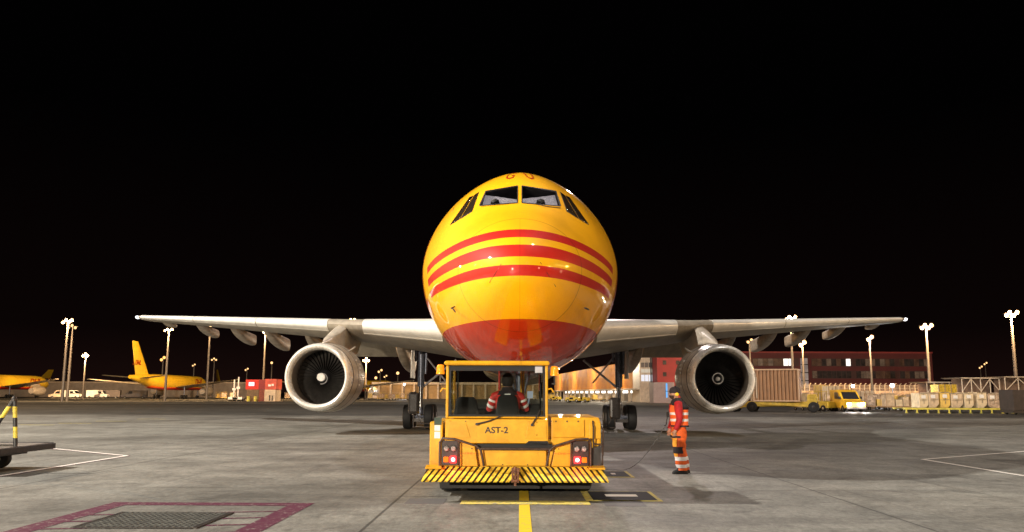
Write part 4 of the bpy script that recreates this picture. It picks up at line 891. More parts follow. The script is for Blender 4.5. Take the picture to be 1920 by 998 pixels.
# ================================================================== DOLLY AT THE LEFT
dp = G(98, 868)
D = thing('flatbed_dolly', 'low dark flatbed dolly at the left edge of the frame', 'dolly', (-10.55, 18.0, 0), R(2)); D.scale = (1, 1, .92)
MB().box(-4.2, -.02, -.55, 1.6, .50, .585).build('deck', mat('deck_worn', (.16, .14, .12), .7, metal=.1, var=.4, vs=8, bump=.4), D, bevel=.01)
MB().box(-4.2, .03, -.62, -.555, .44, .60).box(-4.2, .03, 1.605, 1.67, .44, .60).box(.032, .09, -.60, 1.65, .45, .58).build('side_rail', mat('rail_dark', (.035, .035, .04), .5, metal=.4, var=.3, vs=10), D, bevel=.008)
MB().box(-4.0, -.45, -.45, 1.5, .34, .44).box(-3.9, -.9, -.2, 1.2, .26, .34).build('underframe', DARK, D, bevel=.01)
for x in (-.95, -3.2):
    for y in (-.30, 1.30): w_ = wheel_part(D, 0, 0, 0, .235, .20); w_.rotation_euler = (0, 0, R(90)); w_.location = (x, y, .235)
    MB().tube([(x, -.3, .235), (x, 1.3, .235)], .04, 8).build('axle', DARK, D)
def band_mat():
    m = bpy.data.materials.new('yellow_black_bands'); m.use_nodes = True; n = m.node_tree; L = n.links.new; b = n.nodes['Principled BSDF']; t = n.nodes.new('ShaderNodeTexCoord'); s = n.nodes.new('ShaderNodeSeparateXYZ'); L(t.outputs['Object'], s.inputs[0])
    a = n.nodes.new('ShaderNodeMath'); a.operation = 'MULTIPLY_ADD'; a.inputs[1].default_value = 1 / .42; a.inputs[2].default_value = .02; L(s.outputs['Z'], a.inputs[0]); f_ = n.nodes.new('ShaderNodeMath'); f_.operation = 'FRACT'; L(a.outputs[0], f_.inputs[0]); k = n.nodes.new('ShaderNodeMath'); k.operation = 'LESS_THAN'; k.inputs[1].default_value = .45; L(f_.outputs[0], k.inputs[0])
    ns = n.nodes.new('ShaderNodeTexNoise'); ns.inputs['Scale'].default_value = 14; ns.inputs['Detail'].default_value = 8; L(t.outputs['Object'], ns.inputs[0]); r = n.nodes.new('ShaderNodeValToRGB'); r.color_ramp.elements[0].position = .3; r.color_ramp.elements[1].position = .5; r.color_ramp.elements[0].color = (.35, .25, .04, 1); r.color_ramp.elements[1].color = (.74, .60, .07, 1); L(ns.outputs[0], r.inputs[0])
    mx = n.nodes.new('ShaderNodeMix'); mx.data_type = 'RGBA'; L(k.outputs[0], mx.inputs[0]); L(r.outputs[0], mx.inputs[6]); mx.inputs[7].default_value = (.02, .02, .022, 1); L(mx.outputs[2], b.inputs['Base Color']); b.inputs['Roughness'].default_value = .5; return m
BM_ = band_mat()
AFR = thing('a_frame_barrier', 'yellow and black striped tube frame standing on the flatbed dolly', 'barrier', (-10.66, 18.15, .540))
MB().tube([(0, 0, .95), (.10, 0, .0)], .042, 12).build('post', BM_, AFR, smooth=True)
MB().tube([(-.03, 0, .96), (-.60, 0, .0)], .042, 12).build('post', BM_, AFR, smooth=True)
MB().tube([(-.6, 0, .03), (.14, 0, .03)], .018, 8).lathe([(-.0, .0), (0, .05), (.03, .05), (.035, 0)], (-.3, 0, .03), 'X', 10).build('cross_bar', STEEL, AFR, smooth=True)
MB().lathe([(0, 0), (0, .055), (.05, .055), (.09, .03), (.09, 0)], (-.015, 0, .945), 'Z', 12).tube([(-.015, 0, 1.0), (-.02, 0, 1.06)], .02, 8).build('top_cap', DARK, AFR, smooth=True)

# ================================================================== BACKGROUND: MASTS
def mast(px, py_top, py_base_x, Y, nl=4, strong=True, label='', lampe=0, cool=False, r=.28, wd=2.4):
    xt, zt = xz(px, py_top, Y)
    M_ = thing('floodlight_mast', label, 'light mast', (xt, Y, 0), 0, 'floodlight masts around the apron')
    MB().tube([(0, 0, 0), (0, 0, zt * .5), (0, 0, zt)], [r, r * .8, r * .5], 8).build('pole', POLE, M_, smooth=True)
    wd *= .8; MB().box(-wd / 2, wd / 2, -.08, .08, zt - .06, zt + .06).build('crossbar', POLE, M_)
    k2 = wd / nl * (.56 if strong else .42)
    for k in range(nl):
        x = -wd / 2 + (k + .5) * wd / nl; zc = zt + (.30 if k % 2 else -.25) * (k2 / .22) * .6
        h_ = MB().lathe([(.10, 0), (.10, k2 * .6), (-.28, k2 * 1.05), (-.30, k2)], (x, 0, zc), 'Y', 10).build('lamp_head', DARK, M_)
        MB().lathe([(-.36, 0), (-.33, k2 * .7), (-.31, k2 * .98)], (x, 0, zc), 'Y', 12).build('lens', LAMPC if cool else (LAMPW if strong else LAMPS), h_)
    if lampe:
        lo_ = lamp('floodlight', (0, -1.2, zt - .1), lampe, (.9, .92, 1) if cool else SOD, .4, M_)
        sp_ = bpy.data.lights.new('floodlight', 'SPOT'); sp_.energy = lampe; sp_.color = lo_.data.color; sp_.shadow_soft_size = .4; sp_.spot_size = R(150); sp_.spot_blend = .3
        lo_.data = sp_; lo_.rotation_euler = (R(65), 0, 0)
    return M_
mast(128, 603, 0, 150, 4, True, 'tall mast with bright lamps, leftmost in the scene', 22000, wd=2.6)
mast(136.5, 613, 0, 158, 3, False, 'second tall mast standing just right of the leftmost one', wd=2.4)
mast(161, 666, 0, 215, 3, True, 'short floodlight mast between the leftmost tall pair and the yellow tail fin', 34000, wd=2.2)
mast(317, 619, 0, 165, 4, False, 'mast behind the yellow parked freighter near the wing tip', 18000)
mast(306, 673, 0, 260, 2, True, 'small lamp mast just left of the mast near the wing tip', wd=2)
mast(364, 685, 0, 290, 2, False, 'small distant lamp mast above the nose of the parked yellow freighter', wd=1.6)
mast(395, 600, 0, 190, 1, False, 'tall mast with one lamp showing over the left wing', 34000, wd=1.0)
mast(402, 674, 0, 280, 3, False, 'small mast with two lamps right of the tall mast over the left wing', wd=2.6)
mast(463, 693, 0, 300, 2, False, 'low distant lamp left of the red containers', wd=1.8)
mast(498, 622, 0, 200, 2, False, 'tall mast rising behind the red containers', 34000, wd=1.6)
mast(510, 679, 0, 280, 1, False, 'small lamp post right of the tall mast behind the red containers', wd=1.2)
mast(660, 601, 0, 170, 4, True, 'bright floodlight showing over the left wing beside the engine pylon', 20000, wd=2.0)
mast(687, 675, 0, 230, 3, True, 'bright mast just right of the left engine', 34000, wd=2.4)
mast(713, 696, 0, 290, 2, False, 'distant lamp mast, second right of the left engine', wd=2.2)
mast(705, 707, 0, 330, 1, False, 'low distant lamp behind the small yellow fin', wd=1.6)
mast(723, 706, 0, 320, 2, False, 'low distant lamp halfway between left engine and main gear', wd=1.8)
mast(746, 698, 0, 300, 1, False, 'distant lamp post nearest the left main gear', wd=1.6)
mast(1482, 597, 0, 150, 4, True, 'bright floodlight showing over the right wing above the brown container', 26000, wd=2.6)
mast(1504, 645, 0, 165, 2, True, 'medium mast beside the glass stairwell of the red building', 10000, wd=1.8)
mast(1405, 640, 0, 160, 2, False, 'mast rising just right of the right engine', wd=1.6)
mast(1630, 635, 0, 120, 2, True, 'slim single mast in front of the red building near the right wing tip', 12000, wd=1.2, r=.2)
mast(1736, 613, 0, 135, 4, True, 'bright mast at the right end of the red building', 30000, wd=2.6)
mast(1895, 589, 0, 120, 4, True, 'brightest tallest mast at the right edge of the frame', 34000, wd=2.6)
mast(1838, 689, 0, 300, 2, False, 'small distant lamp, left one of a pair right of the red building', wd=1.8)
mast(1847, 682, 0, 300, 2, False, 'small distant lamp, right one of a pair right of the red building', wd=1.8)

def mast_at(x, y, h, label, energy=5000, nl=4):  # unseen masts added to put lamp highlights on the nose
    M_ = thing('floodlight_mast', label, 'light mast', (x, y, 0), math.atan2(x, -(y - 20)) if False else 0, 'floodlight masts around the apron')
    MB().tube([(0, 0, 0), (0, 0, h)], [.28, .15], 8).build('pole', POLE, M_, smooth=True)
    for k in range(nl):
        a = 2 * math.pi * k / nl; c = Vector((.7 * math.cos(a), .7 * math.sin(a), h + .1))
        h_ = MB().lathe([(-.22, .2), (-.2, .34), (.1, .2), (.12, 0)], c, 'Z', 10).build('lamp_head', DARK, M_); MB().lathe([(-.34, 0), (-.28, .25), (-.21, .33)], c, 'Z', 12).build('lens', glow('bright_lens', (1, .72, .42), 90), h_)
    lamp('floodlight', (0, 0, h - 1.5), energy, SOD, .5, M_)
for k, (x, y, h, e_) in enumerate(((58, 34, 22, 5000), (64, 20, 16, 3500), (70, 4, 24, 5000), (50, -12, 14, 2500), (82, 30, 30, 7000), (46, 30, 9, 900), (-62, 30, 20, 3000), (-70, 44, 26, 4000), (-48, -6, 12, 2500), (10, -60, 26, 9000))):
    mast_at(x, y, h, 'unseen added floodlight mast %s the near aircraft' % ['far to the right of', 'low, to the right of', 'tall, to the right of', 'low, right of and ahead of', 'tallest, far right of', 'short service mast right of', 'far to the left of', 'tall, far left of', 'low, left of and ahead of', 'straight ahead of'][k], e_)
# ================================================================== BACKGROUND AIRCRAFT
def far_plane():
    A = thing('parked_freighter', 'yellow parked freighter whose whole tall fin shows below the left wing tip', 'aircraft', (0, 0, 0), 0, 'yellow freighters parked across the apron')
    rr = []
    for s, top, bot, hw_ in ((0, 3.7, 3.5, .08), (.4, 4.2, 3.05, .65), (1.2, 4.7, 2.75, 1.15), (2.5, 5.5, 2.5, 1.6), (4.5, 6.0, 2.35, 1.86), (7, 6.1, 2.3, 1.88), (30, 6.1, 2.3, 1.88), (36, 6.05, 3.0, 1.7), (41, 5.9, 4.0, 1.1), (45.5, 5.6, 4.8, .35)):
        rr.append([Vector((hw_ * math.cos(a), s, (top + bot) / 2 + (top - bot) / 2 * math.sin(a))) for a in [2 * math.pi * k / 32 for k in range(32)]])
    fu = MB().loft(rr).build('fuselage', FARY, A, smooth=True)
    b2 = MB(); rr2 = []
    for s, hw_ in ((3, 1.2), (6, 1.5), (30, 1.5), (36, 1.0)): rr2.append([Vector((hw_ * math.cos(a), s, 2.75 + (.5 if s < 36 else 0) * math.sin(a))) for a in [2 * math.pi * k / 16 for k in range(16)]])
    b2.loft(rr2).build('belly', REDP, fu, smooth=True)
    MB().box(-1.5, 1.5, 2.2, 2.9, 5.0, 5.4).build('windscreen', BLACK, fu)
    for sg in (-1, 1):
        text_part('side_lettering', 'DHL', 2.6, REDL, fu, (sg * 1.90, 9.0, 4.25), (0, 1 if sg > 0 else -1, 0), (0, 0, 1), shear=.3, bold=.08)
        rr = []
        for x, le, ch, z, th in ((1.2, 14.5, 8.5, 3.0, .9), (7, 18.8, 5.4, 3.6, .6), (19, 26.8, 2.0, 4.9, .25)): rr.append([Vector((sg * x, le + u * ch, z + v * th)) for u, v in AF])
        MB().loft(rr).build('wing', WINGM, A, smooth=True)
        MB().lathe([(13.3, 1.12), (13.15, 1.18), (13.4, 1.28), (14.6, 1.33), (16.5, 1.15), (18, .75)], (sg * 6.5, 0, 1.95), 'Y', 28).build('engine', NACM, A, smooth=True)
        MB().lathe([(13.12, .0), (13.13, 1.10), (13.2, 1.1)], (sg * 6.5, 0, 1.95), 'Y', 24).build('engine_intake', BLACK, A, smooth=True)
        MB().box(sg * 6.5 - .15, sg * 6.5 + .15, 14.5, 20, 3.0, 3.7).build('pylon', NACM, A)
        rr = []
        for x, le, ch, z, th in ((.4, 38, 4.2, 5.0, .4), (7.3, 42.4, 1.9, 5.6, .2)): rr.append([Vector((sg * x, le + u * ch, z + v * th)) for u, v in AF])
        MB().loft(rr).build('tailplane', WINGM, A, smooth=True)
        MB().tube([(sg * 3.6, 22.5, 3.2), (sg * 3.6, 22.5, .6)], .16, 8).build('gear_strut', GEAR, A)
        for yy in (21.8, 23.2):
            for xx in (-.35, .35): wheel_part(A, sg * 3.6 + xx, yy, .52, .52, .35, seg=16)
    rr = []
    for z, le, ch, th in ((5.6, 35.5, 7.2, .55), (13.6, 42.5, 3.0, .3)): rr.append([Vector((v * th, le + u * ch, z)) for u, v in AF])
    fin = MB().loft(rr).build('tail_fin', FARY, A, smooth=True)
    for sg in (-1, 1): text_part('fin_lettering', 'DHL', 1.5, REDL, fin, (sg * .30, 42.3, 8.6), (0, 1 if sg > 0 else -1, 0), (0, 0, 1), shear=.3, bold=.05)
    MB().tube([(0, 4.6, 2.6), (0, 4.6, .5)], .10, 8).build('nose_strut', GEAR, A)
    for xx in (-.25, .25): wheel_part(A, xx, 4.6, .42, .42, .25, seg=16)
    return A
FP = far_plane()
# nose pointing right and towards the camera; local +y runs nose to tail
def place_plane(o, px_n, Yn, ang): x, _ = xz(px_n, 745, Yn); o.location = (x, Yn, 0); o.rotation_euler = (0, 0, R(ang)); return (x, Yn, 0)
FP.location = (-90, 245, 0); FP.rotation_euler = (0, 0, R(179))
def cp_plane(px_n, Y, ang, label):
    x, _ = xz(px_n, 745, Y); return dup(FP, (x, Y, 0), R(ang), label)
dup(FP, (-135, 245, 0), R(178), 'yellow parked freighter cut off by the left edge of the frame')
cp_plane(452, 420, 35, 'small far yellow freighter with its fin just right of the nose of the parked one')
dup(FP, (-46, 247, 0), R(180), 'yellow freighter partly hidden behind the left engine and the red containers')
cp_plane(-76, 430, -35, 'far yellow freighter showing only its fin above the nose of the leftmost one')
cp_plane(742, 300, 52, 'small distant yellow freighter seen between left engine and main gear')

# ================================================================== BUILDINGS
def bbox_thing(name, label, cat, px0, px1, py_top, Y, depth=14, group=None):
    x0, _ = xz(px0, 740, Y); x1, zt = xz(px1, py_top, Y); t_ = thing(name, label, cat, ((x0 + x1) / 2, Y, 0), 0, group); return t_, (x1 - x0) / 2, zt
# long low wall/hangar at left
B, hw_, zt = bbox_thing('low_building', 'long low plain grey building behind the parked freighters at left', 'building', -260, 470, 719, 290, 20)
MB().box(-hw_, hw_, 0, 20, 0, zt).build('wall', CONC, B)
MB().box(-hw_ - .3, hw_ + .3, -.3, 20.3, zt, zt + .4).build('roof', CREAM, B)
# pillared building seen through the cab
B, hw_, zt = bbox_thing('pillared_building', 'long low lit building with columns seen behind the tug cab', 'building', 700, 1010, 722, 260, 20)
MB().box(-hw_, hw_, 0, 20, 0, zt).build('wall', mat('ochre_wall', (.40, .27, .13), .8, var=.15, vs=.5), B)
MB().box(-hw_ - .3, hw_ + .3, -1.5, 20.3, zt, zt + .7).build('roof', CREAM, B)
n_ = 14
for k in range(n_):
    x = -hw_ + (k + .5) * 2 * hw_ / n_; MB().box(x - .25, x + .25, -1.2, -.6, 0, zt).build('column', CREAM, B)
# red office building
YB_ = 205
B, hw_, zt = bbox_thing('office_building', 'dark red three storey office building behind the right wing', 'building', 1385, 1747, 663, YB_, 15)
MB().box(-hw_, hw_, 0, 14, 0, zt).build('wall', REDB, B)
MB().box(-hw_ - .15, hw_ + .15, -.15, 14.15, zt, zt + .35).build('roof', mat('red_coping', (.22, .03, .03), .6, var=.1), B)
def zz(py): return xz(1500, py, YB_)[1]
random.seed(5)
WD = [mat('office_glass_dark', (.04, .035, .035), .15, var=.3, vs=.8), mat('office_glass_blind', (.16, .13, .11), .5, var=.3, vs=1), mat('office_glass_brown', (.09, .055, .04), .3, var=.3, vs=1)]
for (t0, t1) in ((673, 686), (696, 709)):
    z1, z0 = zz(t0), zz(t1)
    for (a_, b2) in ((1412, 1498), (1523, 1742)):
        xa, xb = xz(a_, 700, YB_)[0] - B.location.x, xz(b2, 700, YB_)[0] - B.location.x; n_ = int((xb - xa) / 1.15)
        MB().box(xa - .1, xb + .1, -.06, -.004, z0 - .12, z1 + .12).build('window_band', mat('band_frame', (.05, .02, .02), .6, var=.1), B)
        for k in range(n_):
            if k % 9 == 8: continue
            x = xa + k * (xb - xa) / n_; pxk = a_ + (b2 - a_) * (k + .5) / n_
            lit = t0 == 673 and (1467 < pxk < 1493 or 1590 < pxk < 1608)
            wo_ = MB().box(x + .06, x + (xb - xa) / n_ - .06, -.12, -.062, z0, z1).build('window', glow('lit_office', (1, .93, .84), 1.5) if lit else random.choice(WD), B)
sx = xz(1501, 700, YB_)[0] - B.location.x; sx1 = xz(1514, 700, YB_)[0] - B.location.x
so = MB().box(sx, sx1, -.5, -.16, 0, zz(672)).build('stairwell', mat('stair_glass', (.30, .28, .30), .3, var=.3, vs=.5, emit=(.8, .78, .85), es=.08), B)
for k in range(6): MB().box(sx - .05, sx1 + .05, -.56, -.51, 1 + k * 1.9, 1.25 + k * 1.9).build('mullion', DARK, so)
# red tower and grey glazed block, warehouse
B, hw_, zt = bbox_thing('red_tower', 'red block with small dark windows left of the right engine', 'building', 1233, 1300, 664, 170, 12)
MB().box(-hw_, hw_, 0, 12, 0, zt).build('wall', mat('bright_red_wall', (.30, .03, .03), .6, var=.1, vs=.5, emit=(.5, .05, .04), es=0.0), B)
for (a_, t0, t1) in ((1243, 676, 684), (1243, 698, 706), (1268, 676, 684)):
    x0 = xz(a_, 700, 170)[0] - B.location.x; MB().box(x0, x0 + .7, -.06, -.004, xz(1240, t1, 170)[1], xz(1240, t0, 170)[1]).build('window', WD[0], B)
B, hw_, zt = bbox_thing('glazed_block', 'grey glazed office block with lit floors beside the ochre warehouse', 'building', 1200, 1233, 671, 176, 12)
MB().box(-hw_, hw_, 0, 12, 0, zt).build('wall', CREAM, B)
for (t0, t1, m_) in ((680, 689, WD[1]), (692, 699, glow('dim_lit_floor', (1, .85, .65), .6)), (703, 715, glow('lit_floor', (.95, .93, 1), .9))):
    for k in range(3):
        x = -hw_ + .3 + k * (2 * hw_ - .6) / 4; MB().box(x, x + (2 * hw_ - .6) / 4 - .12, -.06, -.004, xz(1210, t1, 176)[1], xz(1210, t0, 176)[1]).build('window', m_, B)
MB().box(hw_ - 1.6, hw_ - 1.35, -.5, -.2, 0, zt).box(hw_ - 1.2, hw_ - .1, -.3, -.1, 0, zt).build('drainpipe', DARK, B)
# warehouse: facade recedes to the left
pa, pb = P(1203, 674, 178), P(1040, 700, 330)
WH = thing('warehouse', 'ochre corrugated cargo warehouse with brightly lit loading docks behind the right main gear', 'building', (pb.x, pb.y, 0))
dv = Vector((pa.x - pb.x, pa.y - pb.y, 0)); Lw = dv.length; WH.rotation_euler = (0, 0, math.atan2(dv.y, dv.x)); zt = pa.z
z_mid = xz(1203, 728, 178)[1]
MB().box(0, Lw, 0, 14, z_mid, zt).build('wall', mat('ochre_cladding', (.52, .26, .035), .6, var=.3, vs=.18, vcol=(.34, .10, .04), streak=(3, 1, .2)), WH)
rb = MB()
for k in range(150): x = k * Lw / 150; rb.box(x, x + .25, -.12, -.004, z_mid, zt)
rb.build('cladding_rib', mat('ochre_rib', (.46, .22, .03), .6, var=.25, vs=.2, vcol=(.30, .10, .04)), WH)
MB().box(0, Lw, 4, 14, 0, z_mid - .01).build('dock_wall', WHITE, WH)
MB().box(0, Lw, -1.2, 3.9, z_mid - .35, z_mid - .02).build('canopy', CREAM, WH)
dk = MB(); dg = MB()
for k in range(16):
    x = 2 + k * (Lw - 4) / 16; dk.box(x - .25, x + .25, -.6, -.1, 0, z_mid - .36)
    MB().box(x + 1.2, x + 6.5, 3.85, 3.99, 0, 3.2).build('dock_door', mat('dock_door_grey', (.38, .36, .34), .6, var=.15, vs=1), WH)
    MB().box(x + .5, x + 7.8, 3.70, 3.84, 1.9, z_mid - .4).build('dock_glow_panel', glow('dock_wall_glow', (1, .93, .86), 3), WH)  # glowing panels stand in for the lit white dock wall
split(dk.build('dock_column', CREAM, WH))
for k in range(4):
    lp = lamp('dock_floodlight', (Lw * (k + .5) / 4, -5, zt - .5), 6500, (1, .84, .62), .4, WH)

# ================================================================== VEHICLES AND LOADS
def car_wheels(t_, xs_, ys_, r=.33, wd=.22):
    for x in xs_:
        for y in ys_:
            w_ = wheel_part(t_, x, y, r, r, wd, seg=18)
GLK = mat('vehicle_glass', (.02, .02, .022), .1, var=0, coat=1)
def van(label, loc, rz, m, lights=True, group=None, name='van', L_=5.0):
    t_ = thing(name, label, 'van', loc, rz, group)     # front faces -y
    MB().prism([(0, .35), (0, .95), (.9, 1.15), (1.7, 1.95), (2.1, 2.15), (L_, 2.15), (L_, .35)], -.95, .95, 'X').build('body', m, t_, bevel=.06)
    MB().add([(-.8, 1.0, 1.24), (.8, 1.0, 1.24), (.72, 1.66, 1.93), (-.72, 1.66, 1.93), (-.8, .98, 1.26), (.8, .98, 1.26), (.72, 1.64, 1.95), (-.72, 1.64, 1.95)], [(0, 1, 2, 3), (4, 7, 6, 5), (0, 4, 5, 1), (2, 6, 7, 3), (0, 3, 7, 4), (1, 5, 6, 2)]).build('windscreen', GLK, t_)
    for sg in (-1, 1):
        MB().prism([(1.5, 1.25), (1.95, 1.9), (2.7, 1.9), (2.7, 1.25)], sg * .951, sg * .965, 'X').build('side_window', GLK, t_)
        MB().box(sg * .66 - .16, sg * .66 + .16, -.03, .05, .68, .88).build('headlight', glow('headlight_glow', (1, .95, .88), 22) if lights else STEEL, t_)
        MB().box(sg * .95, sg * 1.18, 1.2, 1.3, 1.25, 1.5).build('mirror', BLACK, t_)
    MB().box(-.95, .95, -.08, .02, .3, .52).build('bumper', DARK, t_)
    car_wheels(t_, (-.86, .86), (.95, L_ - 1.0))
    if lights:
        for sg in (-1, 1): lamp('headlight_spill', (sg * .66, -.5, .75), 260, (1, .93, .85), .1, t_)
    return t_
p = G(1606, 773)
V1 = van('yellow van with bright headlights parked facing the camera in front of the carts', (p.x, p.y, 0), R(3), mat('van_yellow', (.78, .46, .03), .35, var=.08, coat=.3), L_=3.9)
p = G(1212, 752); van('white car with blue white headlights beside the grey cabin', (p.x, p.y, 0), R(35), mat('van_white', (.55, .48, .45), .35, var=.05, coat=.3))
p = G(1190, 751); van('small ochre van on the left of the white car under the warehouse', (p.x, p.y + 8, 0), R(70), mat('van_ochre', (.42, .26, .12), .4, var=.1), lights=False)

# container transporter at right
p = G(1470, 773)
TR = thing('container_transporter', 'yellow low transporter truck with black wheels carrying the brown container', 'truck', (p.x + .45, p.y, 0), R(-20))
trm = mat('transporter_yellow', (.62, .42, .05), .45, var=.2, vs=2, coat=.2)
MB().box(-4.2, 2.6, -1.0, 1.6, .75, 1.0).prism([(-4.2, .45), (-3.2, .45), (-2.2, .72), (1.6, .5), (2.6, .5), (2.6, .748), (-4.2, .748)], -1.0, -.9).prism([(-4.2, .45), (2.6, .5), (2.6, .748), (-4.2, .748)], 1.5, 1.6).build('chassis', trm, TR, bevel=.02)
MB().box(1.75, 2.7, -1.0, .4, 1.002, 1.55).box(1.8, 2.6, -.9, .3, 1.55, 1.7).build('engine_cover', trm, TR, bevel=.03)
MB().box(-5.6, -4.25, -1.0, .2, .35, 1.5).build('operator_platform', trm, TR, bevel=.03)
MB().tube([(-5.5, -.95, 1.5), (-5.5, -.95, 2.3), (-4.4, -.95, 2.3), (-4.4, -.95, 1.5)], .03, 6).build('guard_rail', trm, TR)
for x in (-3.3, 2.3, -4.9):
    for y in (-.95, 1.55):
        w_ = wheel_part(TR, 0, 0, 0, .50 if x > -4 else .4, .32, hubm=DARK, seg=22); w_.rotation_euler = (0, 0, R(90)); w_.location = (x, y, .50 if x > -4 else .4)
CT = thing('shipping_container', 'tall brown corrugated container on the yellow transporter right of the right engine', 'container', (p.x - .55, p.y + .0, 1.01), R(-24))
cm = mat('brown_corrugated', (.36, .19, .09), .55, var=.10, vs=1.2)
cc_ = MB(); ctw = 4.1; n_ = 12; poly = []
for k in range(n_):
    x0 = -ctw / 2 + k * ctw / n_; q = ctw / n_
    poly += [(x0, -.9), (x0 + q * .35, -.9), (x0 + q * .45, -.74), (x0 + q * .9, -.74)]
poly += [(ctw / 2, -.9), (ctw / 2, 1.4), (-ctw / 2, 1.4)]
cc_.prism(poly, 0, 2.95, 'Z'); cc_.build('corrugated_wall', cm, CT)
MB().box(-ctw / 2 - .05, ctw / 2 + .05, -.96, 1.45, 2.95, 3.08).build('rail', mat('container_rail', (.55, .36, .22), .5, var=.1), CT)
MB().box(-ctw / 2 - .05, ctw / 2 + .05, -.96, -.91, 0, .12).build('rail', mat('container_rail', (0, 0, 0)), CT)
for sx_ in (-1, 1): MB().box(sx_ * (ctw / 2 + .03) - .06, sx_ * (ctw / 2 + .03) + .06, -.97, -.85, .0, 2.95).build('corner_post', mat('container_rail', (0, 0, 0)), CT)
MB().box(-ctw / 2 + .20, -ctw / 2 + .30, -.98, -.93, .3, 2.3).build('reflective_strip', CREAM, CT)

# air cargo containers (slanted lower corner), carts, racks
ULDM = [mat('uld_aluminium', (.60, .48, .34), .4, metal=.2, var=.2, vs=2), mat('uld_yellow', (.70, .48, .12), .45, var=.15, vs=2), mat('uld_cream', (.66, .54, .36), .4, var=.15, vs=2), mat('uld_film', (.60, .47, .36), .2, metal=.3, var=.35, vs=4, bump=.6)]
def uld(label, loc, rz, m, wd=1.5, h=1.62, sl=.42, dep=1.5, flip=1):
    t_ = thing('cargo_container', label, 'container', loc, rz, 'air cargo containers in the container yard')
    P_ = [(-wd / 2, 0), (wd / 2 - sl, 0), (wd / 2, sl), (wd / 2, h), (-wd / 2, h)]
    if flip < 0: P_ = [(-a_, b2) for a_, b2 in P_][::-1]
    MB().prism(P_, 0, dep).build('shell', m, t_, bevel=.03)
    fr = MB().box(-wd / 2 + .02, wd / 2 - .02, -.03, -.004, h - .09, h - .02)
    fr.box(-wd / 2 + .1, wd / 2 - .1, -.03, -.004, h * .50, h * .54).box(-.03, .03, -.03, -.004, .12 + sl, h * .50); fr.box(-.03, .03, -.028, -.004, h * .54, h - .09).build('frame', STEEL, t_)
    MB().box(-wd / 2 + .22, -wd / 2 + .62, -.035, -.004, h * .62, h * .84).build('label_plate', WHITE, t_)
    return t_
def rack(label, px0, px1, py, m, hgt=.5, n=11, name='roller_rack', cat='rack', grp=None):
    a_ = G(px0, py); b2 = G(px1, py); Lr = b2.x - a_.x; t_ = thing(name, label, cat, (a_.x, (a_.y + b2.y) / 2, 0), 0, grp)
    MB().box(0, Lr, 0, .12, hgt - .16, hgt).box(0, Lr, 2.2, 2.32, hgt - .16, hgt).build('side_beam', m, t_)
    q = MB()
    for k in range(n * 4): x = .2 + k * (Lr - .4) / (n * 4 - 1); q.tube([(x, .13, hgt - .06), (x, 2.19, hgt - .06)], .04, 6)
    q.build('roller_bed', STEEL, t_)
    for k in range(n):
        x = .3 + k * (Lr - .6) / (n - 1); MB().box(x - .06, x + .06, .02, .10, 0, hgt - .161).box(x - .12, x + .12, -.02, .14, 0, .03).build('leg', m, t_)
    return t_, a_, b2
RY = mat('rack_yellow', (.62, .55, .10), .5, var=.2, vs=2)
rk, ra, rb_ = rack('long low yellow roller rack carrying the row of air cargo containers at right', 1702, 1897, 775, RY, .48, 11)
rY = (ra.y + rb_.y) / 2
descr = ['cream container at the left end of the yellow rack', 'metal container second from the left on the yellow rack', 'slanted yellowish container third from the left on the yellow rack', 'dull metal container in the left middle of the yellow rack', 'cream container in the right middle of the yellow rack', 'cream slanted container third from the right on the yellow rack', 'film wrapped container second from the right end of the yellow rack', 'shiny film wrapped container at the right end of the yellow rack']
for k, (a_, b2, mi, fl) in enumerate(((1723, 1741, 2, 1), (1741, 1761, 0, 1), (1763, 1782, 1, 1), (1783, 1806, 0, 1), (1808, 1826, 2, 1), (1832, 1851, 2, 1), (1852, 1874, 3, -1), (1875, 1899, 3, 1))):
    x0, x1 = xz(a_, 750, rY + .3)[0], xz(b2, 750, rY + .3)[0]; uld(descr[k], ((x0 + x1) / 2, rY + .3, .49), 0, ULDM[mi], x1 - x0 - .04, 1.38 + .05 * (k % 3), .25 + .08 * (k % 2), 1.7, fl)
p = G(1912, 778); t_ = thing('dark_container', 'dark container cut off by the right edge of the frame', 'container', (p.x + .9, p.y, 0))
MB().box(-1.35, 1.6, 0, 2.2, .35, 2.15).build('shell', mat('dark_container', (.03, .022, .02), .6, var=.3, vs=2), t_, bevel=.03); MB().box(-1.4, 1.65, .05, 2.1, .15, .34).build('base', DARK, t_)
car_wheels(t_, (-1.0, 1.2), (.4, 1.8), .17, .14)
def cart(label, loc, rz, loads, m=None, grp='loaded baggage carts', sc=1):
    t_ = thing('baggage_cart', label, 'cart', loc, rz, grp); m = m or CREAM
    MB().box(-1.3, 1.3, 0, 1.5, .35, .48).build('deck', m, t_, bevel=.02)
    car_wheels(t_, (-.95, .95), (.2, 1.3), .18, .12)
    MB().tube([(1.3, .75, .38), (2.0, .75, .3)], .03, 6).build('drawbar', DARK, t_)
    q = MB()
    for sx_ in (-1.26, 1.26):
        for y in (.04, 1.46): q.tube([(sx_, y, .48), (sx_, y, 1.75)], .03, 6)
    q.box(-1.3, 1.3, 0, 1.5, 1.75, 1.80); q.build('canopy', m, t_)
    for k, (a_, b2, h) in enumerate(loads):
        MB().box(a_, b2, .1, 1.35, .485, .485 + h).build('load', ULDM[(k * 2 + len(label)) % 4], t_, bevel=.03)
    return t_
